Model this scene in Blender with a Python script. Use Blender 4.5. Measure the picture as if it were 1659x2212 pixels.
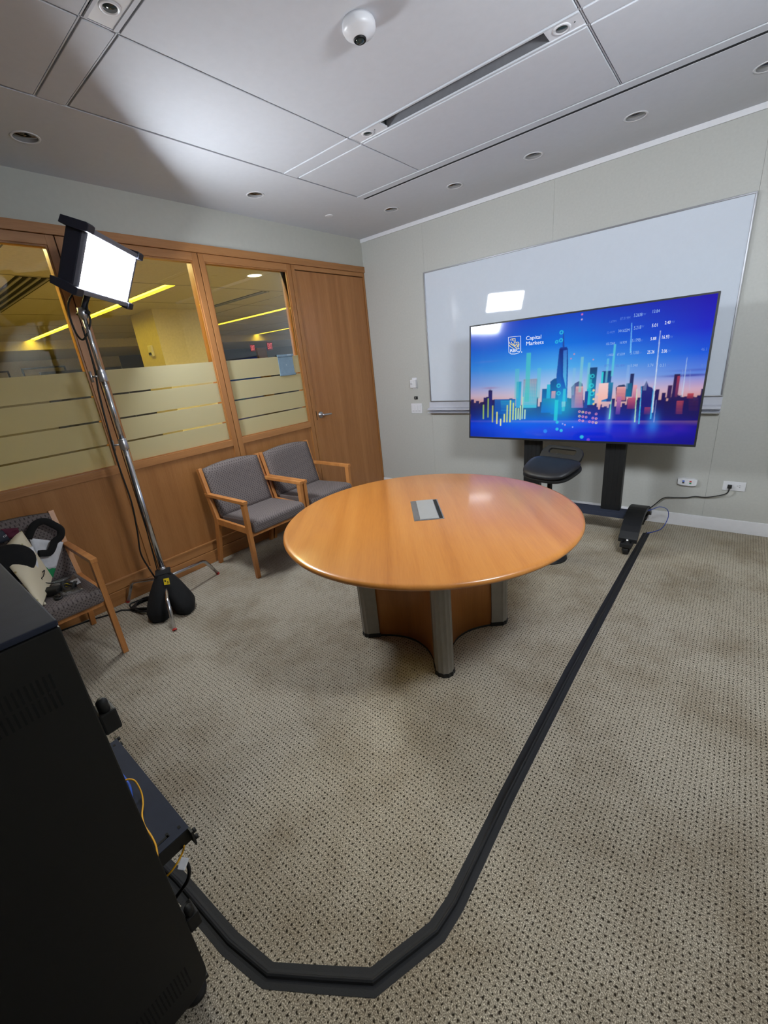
import bpy, bmesh, math, random
import numpy as np
from mathutils import Matrix, Vector
random.seed(7); np.random.seed(7)
for o in list(bpy.data.objects): bpy.data.objects.remove(o)
S = bpy.context.scene
COL = S.collection
PI = math.pi

# ---------------------------------------------------------------- camera (solved from the photo's vanishing points)
CAM = np.array([3.37602, -4.00386, 1.54282]); FPX = 906.957
RW = np.array([[0.7773261, 0.6217479, -0.0958836], [0.1450347, -0.3254228, -0.9343794], [-0.6121512, 0.7124111, -0.3431347]])           # world -> camera (x right, y down, z forward)
cd = bpy.data.cameras.new('camera'); cam = bpy.data.objects.new('camera', cd); COL.objects.link(cam)
cd.sensor_fit = 'VERTICAL'; cd.sensor_height = 24.0; cd.lens = FPX/2212*24.0; cd.clip_start = .02; cd.clip_end = 100
m3 = Matrix(((RW[0][0], -RW[1][0], -RW[2][0]), (RW[0][1], -RW[1][1], -RW[2][1]), (RW[0][2], -RW[1][2], -RW[2][2])))
cam.matrix_world = Matrix.Translation(Vector(CAM)) @ m3.to_4x4()
S.camera = cam
# ---------------------------------------------------------------- world, exposure, light levels
w = bpy.data.worlds.new('world'); S.world = w; w.use_nodes = True
w.node_tree.nodes['Background'].inputs[0].default_value = (.02, .02, .022, 1)
w.node_tree.nodes['Background'].inputs[1].default_value = .3
S.view_settings.view_transform = 'Standard'; S.view_settings.look = 'None'
S.view_settings.exposure = 0.0; S.view_settings.gamma = 1.0; S.view_settings.use_curve_mapping = False
PANEL_L = 100.0          # radiance of the two LED panel lights
HALL_L = 14.0            # radiance of the hallway's recessed light lines
H = 2.75; RX = 4.10; RY = -4.64   # room: ceiling height, right wall, rear wall

def pix(px, py, ax, v):
    d = RW.T @ np.array([(px-829.5)/FPX, (py-1106)/FPX, 1.0]); a = 'xyz'.index(ax)
    return Vector(CAM + (v-CAM[a])/d[a]*d)

# ---------------------------------------------------------------- materials
def lin(c):
    f = lambda x: x/12.92 if x <= .04045 else ((x+.055)/1.055)**2.4
    return tuple(f(x/255.0) for x in c[:3]) + (1.0,)
def newmat(n):
    m = bpy.data.materials.new(n); m.use_nodes = True
    return m, m.node_tree.nodes, m.node_tree.links, m.node_tree.nodes['Principled BSDF']
def mat(n, col, rough=.5, metal=0., spec=.5, var=.06, vscale=30., bump=0., bscale=200., coat=0.):
    m, N, L, b = newmat(n)
    b.inputs['Roughness'].default_value = rough; b.inputs['Metallic'].default_value = metal
    b.inputs['Specular IOR Level'].default_value = spec; b.inputs['Coat Weight'].default_value = coat
    tc = N.new('ShaderNodeTexCoord'); nz = N.new('ShaderNodeTexNoise'); nz.inputs['Scale'].default_value = vscale
    nz.inputs['Detail'].default_value = 4
    L.new(tc.outputs['Object'], nz.inputs['Vector'])
    r = N.new('ShaderNodeValToRGB'); c = lin(col)
    r.color_ramp.elements[0].position = .3; r.color_ramp.elements[1].position = .7
    r.color_ramp.elements[0].color = tuple(x*(1-var) for x in c[:3])+(1,)
    r.color_ramp.elements[1].color = tuple(min(1, x*(1+var)) for x in c[:3])+(1,)
    L.new(nz.outputs['Fac'], r.inputs['Fac']); L.new(r.outputs['Color'], b.inputs['Base Color'])
    if bump:
        n2 = N.new('ShaderNodeTexNoise'); n2.inputs['Scale'].default_value = bscale; n2.inputs['Detail'].default_value = 3
        L.new(tc.outputs['Object'], n2.inputs['Vector'])
        bp = N.new('ShaderNodeBump'); bp.inputs['Strength'].default_value = bump; bp.inputs['Distance'].default_value = .002
        L.new(n2.outputs['Fac'], bp.inputs['Height']); L.new(bp.outputs['Normal'], b.inputs['Normal'])
    return m
def wood(n, cdark, cmid, clight, rot=(0, 0, 0), rough=.38, coat=0., grain=1.0):
    """grain runs along local z after rot"""
    m, N, L, b = newmat(n)
    tc = N.new('ShaderNodeTexCoord'); mp = N.new('ShaderNodeMapping'); mp.vector_type = 'TEXTURE'
    mp.inputs['Rotation'].default_value = rot
    L.new(tc.outputs['Object'], mp.inputs['Vector'])
    m2 = N.new('ShaderNodeMapping'); m2.inputs['Scale'].default_value = (11, 11, .45); L.new(mp.outputs['Vector'], m2.inputs['Vector'])
    n1 = N.new('ShaderNodeTexNoise'); n1.inputs['Scale'].default_value = 1.; n1.inputs['Detail'].default_value = 5; n1.inputs['Distortion'].default_value = .25
    L.new(m2.outputs['Vector'], n1.inputs['Vector'])
    m3_ = N.new('ShaderNodeMapping'); m3_.inputs['Scale'].default_value = (160, 160, 9); L.new(mp.outputs['Vector'], m3_.inputs['Vector'])
    n2 = N.new('ShaderNodeTexNoise'); n2.inputs['Scale'].default_value = 1.; n2.inputs['Detail'].default_value = 3
    L.new(m3_.outputs['Vector'], n2.inputs['Vector'])
    mx = N.new('ShaderNodeMix'); mx.data_type = 'FLOAT'; mx.inputs[0].default_value = .32*grain
    L.new(n1.outputs['Fac'], mx.inputs[2]); L.new(n2.outputs['Fac'], mx.inputs[3])
    r = N.new('ShaderNodeValToRGB'); e = r.color_ramp.elements
    e[0].position = .30; e[0].color = lin(cdark); e[1].position = .72; e[1].color = lin(clight)
    k = e.new(.5); k.color = lin(cmid)
    L.new(mx.outputs[0], r.inputs['Fac']); L.new(r.outputs['Color'], b.inputs['Base Color'])
    b.inputs['Roughness'].default_value = rough; b.inputs['Coat Weight'].default_value = coat; b.inputs['Coat Roughness'].default_value = .12
    bp = N.new('ShaderNodeBump'); bp.inputs['Strength'].default_value = .08; bp.inputs['Distance'].default_value = .001
    L.new(n2.outputs['Fac'], bp.inputs['Height']); L.new(bp.outputs['Normal'], b.inputs['Normal'])
    return m
def emis(n, col, strength, lincol=None, base=.6):
    m, N, L, b = newmat(n)
    b.inputs['Base Color'].default_value = (base, base, base, 1); b.inputs['Emission Color'].default_value = lincol or lin(col)
    b.inputs['Emission Strength'].default_value = strength; b.inputs['Roughness'].default_value = .5
    return m
def lattice(N, L, vec, px, py, ox=0., oy=0.):
    """distance to the nearest point of a px x py lattice, in cells"""
    mp = N.new('ShaderNodeMapping'); mp.inputs['Scale'].default_value = (1/px, 1/py, 0); mp.inputs['Location'].default_value = (ox, oy, 0)
    L.new(vec, mp.inputs['Vector'])
    fr = N.new('ShaderNodeVectorMath'); fr.operation = 'FRACTION'; L.new(mp.outputs['Vector'], fr.inputs[0])
    sb = N.new('ShaderNodeVectorMath'); sb.operation = 'SUBTRACT'; sb.inputs[1].default_value = (.5, .5, 0); L.new(fr.outputs[0], sb.inputs[0])
    ln = N.new('ShaderNodeVectorMath'); ln.operation = 'LENGTH'; L.new(sb.outputs[0], ln.inputs[0])
    return ln.outputs['Value']
def carpet():
    m, N, L, b = newmat('carpet')
    tc = N.new('ShaderNodeTexCoord')
    jn = N.new('ShaderNodeTexNoise'); jn.inputs['Scale'].default_value = 95; jn.inputs['Detail'].default_value = 1; L.new(tc.outputs['Object'], jn.inputs['Vector'])
    js = N.new('ShaderNodeVectorMath'); js.operation = 'MULTIPLY_ADD'; js.inputs[1].default_value = (.011, .011, 0); L.new(jn.outputs['Color'], js.inputs[0])
    L.new(tc.outputs['Object'], js.inputs[2])
    d = lattice(N, L, js.outputs[0], .01525, .018)
    mr = N.new('ShaderNodeMapRange'); mr.interpolation_type = 'SMOOTHSTEP'
    mr.inputs['From Min'].default_value = .07; mr.inputs['From Max'].default_value = .26; L.new(d, mr.inputs['Value'])
    # yarn
    yn = N.new('ShaderNodeTexNoise'); yn.inputs['Scale'].default_value = 300; yn.inputs['Detail'].default_value = 2; L.new(tc.outputs['Object'], yn.inputs['Vector'])
    yr = N.new('ShaderNodeValToRGB'); e = yr.color_ramp.elements
    e[0].position = .30; e[0].color = lin((98, 90, 77)); e[1].position = .72; e[1].color = lin((244, 236, 217)); k = e.new(.52); k.color = lin((172, 162, 145))
    L.new(yn.outputs['Fac'], yr.inputs['Fac'])
    # wear and soiling
    sn = N.new('ShaderNodeTexNoise'); sn.inputs['Scale'].default_value = 2.6; sn.inputs['Detail'].default_value = 6; sn.inputs['Roughness'].default_value = .62
    L.new(tc.outputs['Object'], sn.inputs['Vector'])
    sr = N.new('ShaderNodeValToRGB'); sr.color_ramp.elements[0].position = .34; sr.color_ramp.elements[0].color = (.74, .70, .65, 1)
    sr.color_ramp.elements[1].position = .56; sr.color_ramp.elements[1].color = (1, 1, 1, 1); L.new(sn.outputs['Fac'], sr.inputs['Fac'])
    mu = N.new('ShaderNodeMix'); mu.data_type = 'RGBA'; mu.blend_type = 'MULTIPLY'; mu.inputs[0].default_value = 1
    L.new(yr.outputs['Color'], mu.inputs[6]); L.new(sr.outputs['Color'], mu.inputs[7])
    mx = N.new('ShaderNodeMix'); mx.data_type = 'RGBA'; mx.inputs[6].default_value = lin((50, 43, 34)); L.new(mr.outputs['Result'], mx.inputs[0]); L.new(mu.outputs[2], mx.inputs[7])
    L.new(mx.outputs[2], b.inputs['Base Color']); b.inputs['Roughness'].default_value = .95; b.inputs['Specular IOR Level'].default_value = .1
    ad = N.new('ShaderNodeMath'); ad.operation = 'MULTIPLY_ADD'; ad.inputs[1].default_value = .5; L.new(yn.outputs['Fac'], ad.inputs[0]); L.new(mr.outputs['Result'], ad.inputs[2])
    bp = N.new('ShaderNodeBump'); bp.inputs['Strength'].default_value = .7; bp.inputs['Distance'].default_value = .003
    L.new(ad.outputs[0], bp.inputs['Height']); L.new(bp.outputs['Normal'], b.inputs['Normal'])
    return m
def upholstery():
    m, N, L, b = newmat('upholstery_fabric')
    tc = N.new('ShaderNodeTexCoord'); sp = N.new('ShaderNodeSeparateXYZ'); L.new(tc.outputs['Object'], sp.inputs[0])
    ad = N.new('ShaderNodeMath'); ad.operation = 'ADD'; L.new(sp.outputs['X'], ad.inputs[0]); L.new(sp.outputs['Z'], ad.inputs[1])
    cb = N.new('ShaderNodeCombineXYZ'); L.new(sp.outputs['Y'], cb.inputs['X']); L.new(ad.outputs[0], cb.inputs['Y'])
    d1 = lattice(N, L, cb.outputs[0], .022, .022); d2 = lattice(N, L, cb.outputs[0], .022, .022, .5, .5)
    mn = N.new('ShaderNodeMath'); mn.operation = 'MINIMUM'; L.new(d1, mn.inputs[0]); L.new(d2, mn.inputs[1])
    mr = N.new('ShaderNodeMapRange'); mr.interpolation_type = 'SMOOTHSTEP'; mr.inputs['From Min'].default_value = .06; mr.inputs['From Max'].default_value = .24
    L.new(mn.outputs[0], mr.inputs['Value'])
    nz = N.new('ShaderNodeTexNoise'); nz.inputs['Scale'].default_value = 260; L.new(tc.outputs['Object'], nz.inputs['Vector'])
    r = N.new('ShaderNodeValToRGB'); r.color_ramp.elements[0].position = .3; r.color_ramp.elements[1].position = .7
    r.color_ramp.elements[0].color = lin((96, 88, 86)); r.color_ramp.elements[1].color = lin((130, 120, 117)); L.new(nz.outputs['Fac'], r.inputs['Fac'])
    mx = N.new('ShaderNodeMix'); mx.data_type = 'RGBA'; mx.inputs[6].default_value = lin((70, 62, 62)); L.new(mr.outputs['Result'], mx.inputs[0]); L.new(r.outputs['Color'], mx.inputs[7])
    L.new(mx.outputs[2], b.inputs['Base Color']); b.inputs['Roughness'].default_value = .9; b.inputs['Specular IOR Level'].default_value = .15
    bp = N.new('ShaderNodeBump'); bp.inputs['Strength'].default_value = .5; bp.inputs['Distance'].default_value = .002
    L.new(mr.outputs['Result'], bp.inputs['Height']); L.new(bp.outputs['Normal'], b.inputs['Normal'])
    return m
def glass_pane():
    m, N, L, b = newmat('clear_glass'); N.remove(b)
    t = N.new('ShaderNodeBsdfTransparent'); t.inputs[0].default_value = (.93, .95, .93, 1)
    g = N.new('ShaderNodeBsdfGlossy'); g.inputs['Roughness'].default_value = .0
    f = N.new('ShaderNodeFresnel'); f.inputs['IOR'].default_value = 1.52
    mx = N.new('ShaderNodeMixShader'); L.new(f.outputs[0], mx.inputs[0]); L.new(t.outputs[0], mx.inputs[1]); L.new(g.outputs[0], mx.inputs[2])
    L.new(mx.outputs[0], N['Material Output'].inputs[0]); return m
def frosted():
    m, N, L, b = newmat('frosted_film'); N.remove(b)
    nz = N.new('ShaderNodeTexNoise'); nz.inputs['Scale'].default_value = 400; tc = N.new('ShaderNodeTexCoord'); L.new(tc.outputs['Object'], nz.inputs['Vector'])
    r = N.new('ShaderNodeValToRGB'); r.color_ramp.elements[0].color = (.60, .55, .36, 1); r.color_ramp.elements[1].color = (.74, .69, .49, 1); L.new(nz.outputs['Fac'], r.inputs['Fac'])
    t = N.new('ShaderNodeBsdfTranslucent'); d = N.new('ShaderNodeBsdfDiffuse')
    t.inputs[0].default_value = (.96, .93, .80, 1); L.new(r.outputs['Color'], d.inputs[0])
    mx = N.new('ShaderNodeMixShader'); mx.inputs[0].default_value = .62; L.new(d.outputs[0], mx.inputs[1]); L.new(t.outputs[0], mx.inputs[2])
    tr = N.new('ShaderNodeBsdfTransparent'); m2 = N.new('ShaderNodeMixShader'); m2.inputs[0].default_value = .06
    L.new(mx.outputs[0], m2.inputs[1]); L.new(tr.outputs[0], m2.inputs[2]); L.new(m2.outputs[0], N['Material Output'].inputs[0]); return m
def clear_plastic():
    m, N, L, b = newmat('clear_plastic'); N.remove(b)
    t = N.new('ShaderNodeBsdfTransparent'); t.inputs[0].default_value = (.85, .87, .88, 1)
    g = N.new('ShaderNodeBsdfGlossy'); g.inputs['Roughness'].default_value = .15
    nz = N.new('ShaderNodeTexNoise'); nz.inputs['Scale'].default_value = 60
    bp = N.new('ShaderNodeBump'); bp.inputs['Strength'].default_value = 1.; L.new(nz.outputs['Fac'], bp.inputs['Height']); L.new(bp.outputs['Normal'], g.inputs['Normal'])
    mx = N.new('ShaderNodeMixShader'); mx.inputs[0].default_value = .18; L.new(t.outputs[0], mx.inputs[1]); L.new(g.outputs[0], mx.inputs[2])
    L.new(mx.outputs[0], N['Material Output'].inputs[0]); return m
def vcol_screen():
    m, N, L, b = newmat('screen_picture')
    a = N.new('ShaderNodeAttribute'); a.attribute_name = 'picture'
    b.inputs['Base Color'].default_value = (.004, .004, .006, 1); b.inputs['Roughness'].default_value = .09
    L.new(a.outputs['Color'], b.inputs['Emission Color']); b.inputs['Emission Strength'].default_value = 1.0
    return m
def printed_cloth():
    m, N, L, b = newmat('printed_cotton')
    tc = N.new('ShaderNodeTexCoord'); v = N.new('ShaderNodeTexVoronoi'); v.inputs['Scale'].default_value = 17; L.new(tc.outputs['Object'], v.inputs['Vector'])
    r = N.new('ShaderNodeValToRGB'); e = r.color_ramp.elements; e[0].position = .07; e[0].color = lin((190, 96, 60)); e[1].position = .17; e[1].color = lin((226, 214, 186))
    k = e.new(.11); k.color = lin((176, 168, 110)); L.new(v.outputs['Distance'], r.inputs['Fac'])
    L.new(r.outputs['Color'], b.inputs['Base Color']); b.inputs['Roughness'].default_value = .9; return m

M = {}
M['carpet'] = carpet(); M['fabric'] = upholstery(); M['glass'] = glass_pane(); M['frost'] = frosted(); M['plastic'] = clear_plastic()
M['screen'] = vcol_screen(); M['print'] = printed_cloth()
M['ceil'] = mat('ceiling_paint', (202, 204, 210), .85, bump=.05, bscale=400, var=.015)
M['ceilgap'] = mat('ceiling_gap', (74, 74, 78), .9)
M['slotblack'] = mat('slot_black', (5, 5, 7), .8)
M['wall'] = mat('wall_vinyl', (183, 183, 178), .42, bump=.25, bscale=260, var=.03, vscale=60, spec=.35)
M['paint'] = mat('wall_paint', (186, 186, 178), .75, bump=.08, bscale=300, var=.02)
M['white'] = mat('white_trim', (222, 222, 226), .45, var=.02)
M['plate'] = mat('white_plastic', (216, 216, 220), .35, var=.02)
M['grey'] = mat('grey_plastic', (150, 151, 153), .5)
M['trough'] = mat('trough_grey', (104, 104, 108), .7)
M['wallwood'] = wood('partition_maple', (142, 92, 48), (160, 108, 60), (174, 122, 72), rough=.36)
M['railwood'] = wood('partition_maple_rail', (148, 98, 54), (168, 116, 68), (182, 130, 80), rot=(PI/2, 0, 0), rough=.36)
M['doorwood'] = wood('door_maple', (146, 94, 50), (164, 110, 62), (180, 126, 76), rough=.33)
M['chairwood'] = wood('chair_maple', (164, 102, 50), (188, 124, 66), (204, 142, 82), rough=.35)
M['tablewood'] = wood('table_maple', (170, 104, 42), (188, 121, 54), (200, 135, 66), rot=(PI/2, 0, math.radians(-51+90)), rough=.30, coat=.35, grain=.8)
M['basewood'] = wood('base_maple', (148, 92, 42), (166, 106, 52), (180, 120, 62), rough=.4)
M['blk'] = mat('black_metal', (14, 15, 17), .5, bump=.06, bscale=500)
M['blktop'] = mat('black_top_sheen', (50, 55, 70), .7, spec=.15, bump=.1, bscale=600)  # black metal made lighter and bluer, reflected sheen put into the colour
M['blkrub'] = mat('black_rubber', (16, 16, 17), .6)
M['blkvinyl'] = mat('black_vinyl', (20, 20, 25), .52, bump=.1, bscale=300)
M['tape'] = mat('gaffer_tape', (23, 24, 28), .7, bump=.2, bscale=300)
M['cloth'] = mat('black_canvas', (10, 10, 11), .9, bump=.9, bscale=45)
M['chrome'] = mat('chrome', (205, 206, 210), .22, metal=1., var=.02)
M['alu'] = mat('brushed_aluminium', (190, 190, 194), .32, metal=1., var=.04)
M['postmetal'] = mat('post_metal', (138, 133, 126), .42, metal=.35, var=.05)
M['tray'] = mat('satin_aluminium', (192, 194, 204), .4, metal=.05, var=.02); M['lid'] = mat('silver_lid', (168, 168, 168), .38, metal=.3, var=.02)
M['framebar'] = mat('grey_frame', (150, 150, 154), .35, metal=.7, var=.03)
M['darkglass'] = mat('lens', (40, 52, 52), .05)
M['reflector'] = mat('downlight_reflector', (128, 125, 122), .08, metal=1., var=.03)
M['board'] = mat('white_glass_board', (206, 213, 224), .03, var=.01, coat=.3)
M['yellow'] = mat('yellow_jacket', (236, 172, 30), .5); M['blue'] = mat('blue_jacket', (40, 90, 200), .45)
M['bluedark'] = mat('blue_cable', (40, 70, 160), .45)
M['yelltag'] = mat('yellow_tag', (235, 205, 30), .6); M['red'] = mat('red_plastic', (190, 50, 40), .5)
M['green'] = mat('green_print', (20, 140, 80), .7); M['maroon'] = mat('maroon_cloth', (92, 30, 52), .85); M['navy'] = mat('navy_card', (40, 46, 58), .7)
M['brown'] = mat('brown_leather', (122, 66, 40), .6, bump=.2, bscale=120); M['paper'] = mat('white_paper', (226, 226, 230), .8)
M['padlum'] = mat('housing_grey', (110, 112, 124), .5, metal=.2); M['housing'] = mat('housing_black', (30, 32, 46), .5)
M['sign'] = mat('blue_grey_sign', (120, 142, 158), .5)
M['led'] = emis('led_diffuser', (255, 255, 255), PANEL_L, (.87, .935, 1.0, 1))
M['halllight'] = emis('hall_light_line', (255, 255, 255), HALL_L, (1., .70, .03, 1))
M['hallfill'] = emis('added_hall_fill', (255, 255, 255), 105., (1., .80, .30, 1))  # emission of the added fill line above the windows
M['halldown'] = emis('hall_lamp', (255, 255, 255), 6., (1., .88, .55, 1))
M['exit'] = emis('exit_red', (255, 60, 90), 1.0)
M['exitbox'] = mat('exit_box', (150, 40, 60), .5)
M['hallceil'] = mat('hall_ceiling', (190, 184, 170), .9); M['hallwall'] = mat('hall_wall', (206, 198, 176), .8); M['halldark'] = mat('hall_dark_wall', (66, 64, 66), .7)
M['hallfloor'] = mat('hall_floor', (150, 140, 122), .95)
M['art'] = mat('art_mat', (206, 196, 160), .7); M['artdark'] = mat('art_print', (84, 82, 80), .7)

# ---------------------------------------------------------------- mesh helpers
class MB:
    def __init__(s): s.v = []; s.f = []; s.s = []
    def add(s, vs, fs, T=None, smooth=False):
        o = len(s.v); s.v += [tuple(T @ Vector(p)) if T is not None else tuple(p) for p in vs]
        s.f += [tuple(i+o for i in f) for f in fs]; s.s += [smooth]*len(fs); return s
    def box(s, x0, x1, y0, y1, z0, z1, T=None):
        return s.add([(x0, y0, z0), (x1, y0, z0), (x1, y1, z0), (x0, y1, z0), (x0, y0, z1), (x1, y0, z1), (x1, y1, z1), (x0, y1, z1)],
                     [(3, 2, 1, 0), (4, 5, 6, 7), (0, 1, 5, 4), (1, 2, 6, 5), (2, 3, 7, 6), (3, 0, 4, 7)], T)
    def prism(s, poly, z0, z1, T=None, smooth=False):
        n = len(poly); vs = [(x, y, z0) for x, y in poly]+[(x, y, z1) for x, y in poly]
        a = sum(poly[i][0]*poly[(i+1) % n][1]-poly[(i+1) % n][0]*poly[i][1] for i in range(n))
        fs = [tuple(range(n-1, -1, -1)), tuple(range(n, 2*n))]
        s.add(vs, fs if a > 0 else [f[::-1] for f in fs], T)
        o = len(s.v)-2*n
        q = [(i, (i+1) % n, n+(i+1) % n, n+i) for i in range(n)]
        s.f += [tuple(j+o for j in (f if a > 0 else f[::-1])) for f in q]; s.s += [smooth]*n; return s
    def lathe(s, prof, n=32, T=None, smooth=True, sx=1., sy=1.):
        vs = []; fs = []
        for r, z in prof: vs += [(r*sx*math.cos(2*PI*k/n), r*sy*math.sin(2*PI*k/n), z) for k in range(n)]
        m = len(prof)
        for i in range(m-1):
            for k in range(n): fs.append((i*n+k, i*n+(k+1) % n, (i+1)*n+(k+1) % n, (i+1)*n+k))
        if prof[0][0] > 1e-6: fs.append(tuple(range(n-1, -1, -1)))
        if prof[-1][0] > 1e-6: fs.append(tuple((m-1)*n+k for k in range(n)))
        return s.add(vs, fs, T, smooth)
    def tube(s, pts, r, n=8, closed=False, T=None, flat=None, up0=None):
        P = [Vector(p) for p in pts]; m = len(P); vs = []; fs = []; up = Vector(up0) if up0 else None
        for i, p in enumerate(P):
            a = P[i-1] if (i > 0 or closed) else p; b = P[(i+1) % m] if (i < m-1 or closed) else p
            t = (b-a).normalized() if (b-a).length > 1e-9 else Vector((0, 0, 1))
            if up is None:
                up = Vector((0, 0, 1)) if abs(t.z) < .9 else Vector((1, 0, 0))
            u = (up-t*up.dot(t)); u = u.normalized() if u.length > 1e-6 else t.orthogonal().normalized()
            up = u; v = t.cross(u); rr = r[i] if isinstance(r, (list, tuple)) else r
            for k in range(n):
                c, sn = math.cos(2*PI*k/n), math.sin(2*PI*k/n)
                vs.append(p+(u*c*(flat or 1)+v*sn)*rr)
        for i in range(m if closed else m-1):
            j = (i+1) % m
            for k in range(n): fs.append((i*n+k, i*n+(k+1) % n, j*n+(k+1) % n, j*n+k))
        if not closed: fs += [tuple(range(n-1, -1, -1)), tuple((m-1)*n+k for k in range(n))]
        return s.add(vs, fs, T, True)
    def build(s, name, m, parent=None, bevel=0., seg=2, angle=.6):
        me = bpy.data.meshes.new(name); me.from_pydata(s.v, [], s.f)
        me.polygons.foreach_set('use_smooth', s.s); me.validate()
        bm = bmesh.new(); bm.from_mesh(me); bmesh.ops.recalc_face_normals(bm, faces=bm.faces)
        if bevel:
            ed = [e for e in bm.edges if len(e.link_faces) == 2 and e.calc_face_angle(0) > angle]
            bmesh.ops.bevel(bm, geom=ed, offset=bevel, segments=seg, affect='EDGES', profile=.6, clamp_overlap=True)
        bm.to_mesh(me); bm.free(); me.materials.append(M[m] if isinstance(m, str) else m)
        return link(name, me, parent)
def link(name, data, parent=None):
    o = bpy.data.objects.new(name, data); COL.objects.link(o)
    if parent is not None:
        o.parent = parent
        if parent.parent is None: o.matrix_parent_inverse = Matrix.Translation(-parent.location)
    return o
def root(name, loc=(0, 0, 0)):
    o = bpy.data.objects.new(name, None); o.location = loc; o.empty_display_size = .1; COL.objects.link(o); return o
def tag(o, label, cat, group=None, kind=None):
    o['label'] = label; o['category'] = cat
    if group: o['group'] = group
    if kind: o['kind'] = kind
    return o
def struct(o, label, cat): return tag(o, label, cat, kind='structure')
def box(name, m, x0, x1, y0, y1, z0, z1, parent=None, bevel=0., seg=2):
    return MB().box(x0, x1, y0, y1, z0, z1).build(name, m, parent, bevel, seg)
def copy_tree(o, parent=None):
    c = o.copy(); COL.objects.link(c)
    if parent is not None: c.parent = parent
    for ch in list(o.children): copy_tree(ch, c)
    return c
def smoothpath(pts, k=6):
    P = [Vector(p) for p in pts]; out = []
    for i in range(len(P)-1):
        p0 = P[max(i-1, 0)]; p1 = P[i]; p2 = P[i+1]; p3 = P[min(i+2, len(P)-1)]
        for j in range(k):
            t = j/k
            out.append(.5*((2*p1)+(p2-p0)*t+(2*p0-5*p1+4*p2-p3)*t*t+(-p0+3*p1-3*p2+p3)*t**3))
    out.append(P[-1]); return out
def text_mesh(name, s, size, m, parent, T, align='LEFT', extrude=.0004, bold=0., sx=1.):
    c = bpy.data.curves.new(name, 'FONT'); c.body = s; c.size = size; c.align_x = align; c.extrude = extrude; c.offset = bold; c.resolution_u = 3
    t = bpy.data.objects.new(name, c); COL.objects.link(t)
    dg = bpy.context.evaluated_depsgraph_get(); me = bpy.data.meshes.new_from_object(t.evaluated_get(dg))
    bpy.data.objects.remove(t); bpy.data.curves.remove(c)
    me.transform(T @ Matrix.Diagonal((sx, 1, 1, 1))); me.materials.clear(); me.materials.append(M[m] if isinstance(m, str) else m)
    me.name = name
    return link(name, me, parent)
def basis(o, ex, ey, ez):
    return Matrix(((ex[0], ey[0], ez[0], o[0]), (ex[1], ey[1], ez[1], o[1]), (ex[2], ey[2], ez[2], o[2]), (0, 0, 0, 1)))
FACE_Y = lambda p: basis(p, (1, 0, 0), (0, 0, 1), (0, -1, 0))      # drawing plane facing -y (on the screen wall)
FACE_X = lambda p: basis(p, (0, 1, 0), (0, 0, 1), (1, 0, 0))       # drawing plane facing +x (on the glazed wall)
DOWN = lambda p: basis(p, (1, 0, 0), (0, -1, 0), (0, 0, -1))       # local z points down (on the ceiling)

# ================================================================ SETTING
fl = box('floor', 'carpet', -.02, RX+.1, RY-.1, .05, -.05, 0); struct(fl, 'beige looped carpet with rows of dark pinholes', 'carpet')
# --- screen wall with its vinyl panels and seams
wb = box('wall_back', 'ceilgap', -.1, RX+.1, .012, .12, -.05, 2.95); struct(wb, 'grey beige vinyl covered wall behind the television', 'wall')
for a, b_ in ((0, .782), (.783, 2.031), (2.032, 3.300), (3.301, RX)):
    box('wall_panel', 'wall', a, b_, 0, .012, 0, H, wb)
wr = box('wall_right', 'paint', RX, RX+.1, RY, 0, 0, 2.95); struct(wr, 'plain painted wall right of the camera', 'wall')
wf = box('wall_front', 'paint', -.1, RX+.1, RY-.1, RY, 0, 2.95); struct(wf, 'plain painted wall behind the camera', 'wall')
bbk = box('baseboard_back', 'white', 0, RX, -.012, 0, 0, .104, bevel=.003); struct(bbk, 'white baseboard under the television wall', 'baseboard')
tr1 = box('trim_1', 'white', 0, RX, -.014, 0, H-.034, H, bevel=.002); struct(tr1, 'white strip where the television wall meets the ceiling', 'trim')
wl = box('wall_left', 'paint', -.12, 0, RY, 0, 2.49, 2.95); struct(wl, 'painted band of wall above the maple partition', 'wall')

# --- ceiling: painted border with holes for the cans, then the drop-in panels
def holed_plate(x0, x1, y0, y1, z, circles, rects, name, parent):
    bm = bmesh.new(); E = []
    def loop(ps):
        vs = [bm.verts.new((p[0], p[1], z)) for p in ps]
        for i in range(len(vs)): E.append(bm.edges.new((vs[i], vs[(i+1) % len(vs)])))
    loop([(x0, y0), (x1, y0), (x1, y1), (x0, y1)])
    for cx, cy, r in circles: loop([(cx+r*math.cos(2*PI*k/32), cy+r*math.sin(2*PI*k/32)) for k in range(32)])
    for a, b_, c, d in rects: loop([(a, c), (b_, c), (b_, d), (a, d)])
    bmesh.ops.triangle_fill(bm, use_beauty=True, use_dissolve=False, edges=E)
    for f in bm.faces:
        if f.normal.z > 0: f.normal_flip()
    r = bmesh.ops.extrude_face_region(bm, geom=list(bm.faces)); 
    for v in [g for g in r['geom'] if isinstance(g, bmesh.types.BMVert)]: v.co.z += .016
    bmesh.ops.recalc_face_normals(bm, faces=bm.faces)
    me = bpy.data.meshes.new(name); bm.to_mesh(me); bm.free(); me.materials.append(M['ceil'])
    return link(name, me, parent)
IX0, IX1, IY1, IY0 = .812, 3.282, -.952, -3.690      # the field of drop-in panels
cl = box('ceiling', 'ceilgap', -.1, RX+.1, RY-.1, .1, 2.87, 2.95); struct(cl, 'white panelled office ceiling with painted border', 'ceiling')
DLA = [(.79, -.480), (1.42, -.480), (2.042, -.487), (2.665, -.500), (3.262, -.508)]; DLB = [(.413, -3.009), (.420, -1.641)]
HR = .056
holed_plate(0, RX, IY1, 0, H, [(x, y, HR) for x, y in DLA], [(.815, 3.28, -.890, -.863)], 'ceiling_border', cl)
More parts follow.
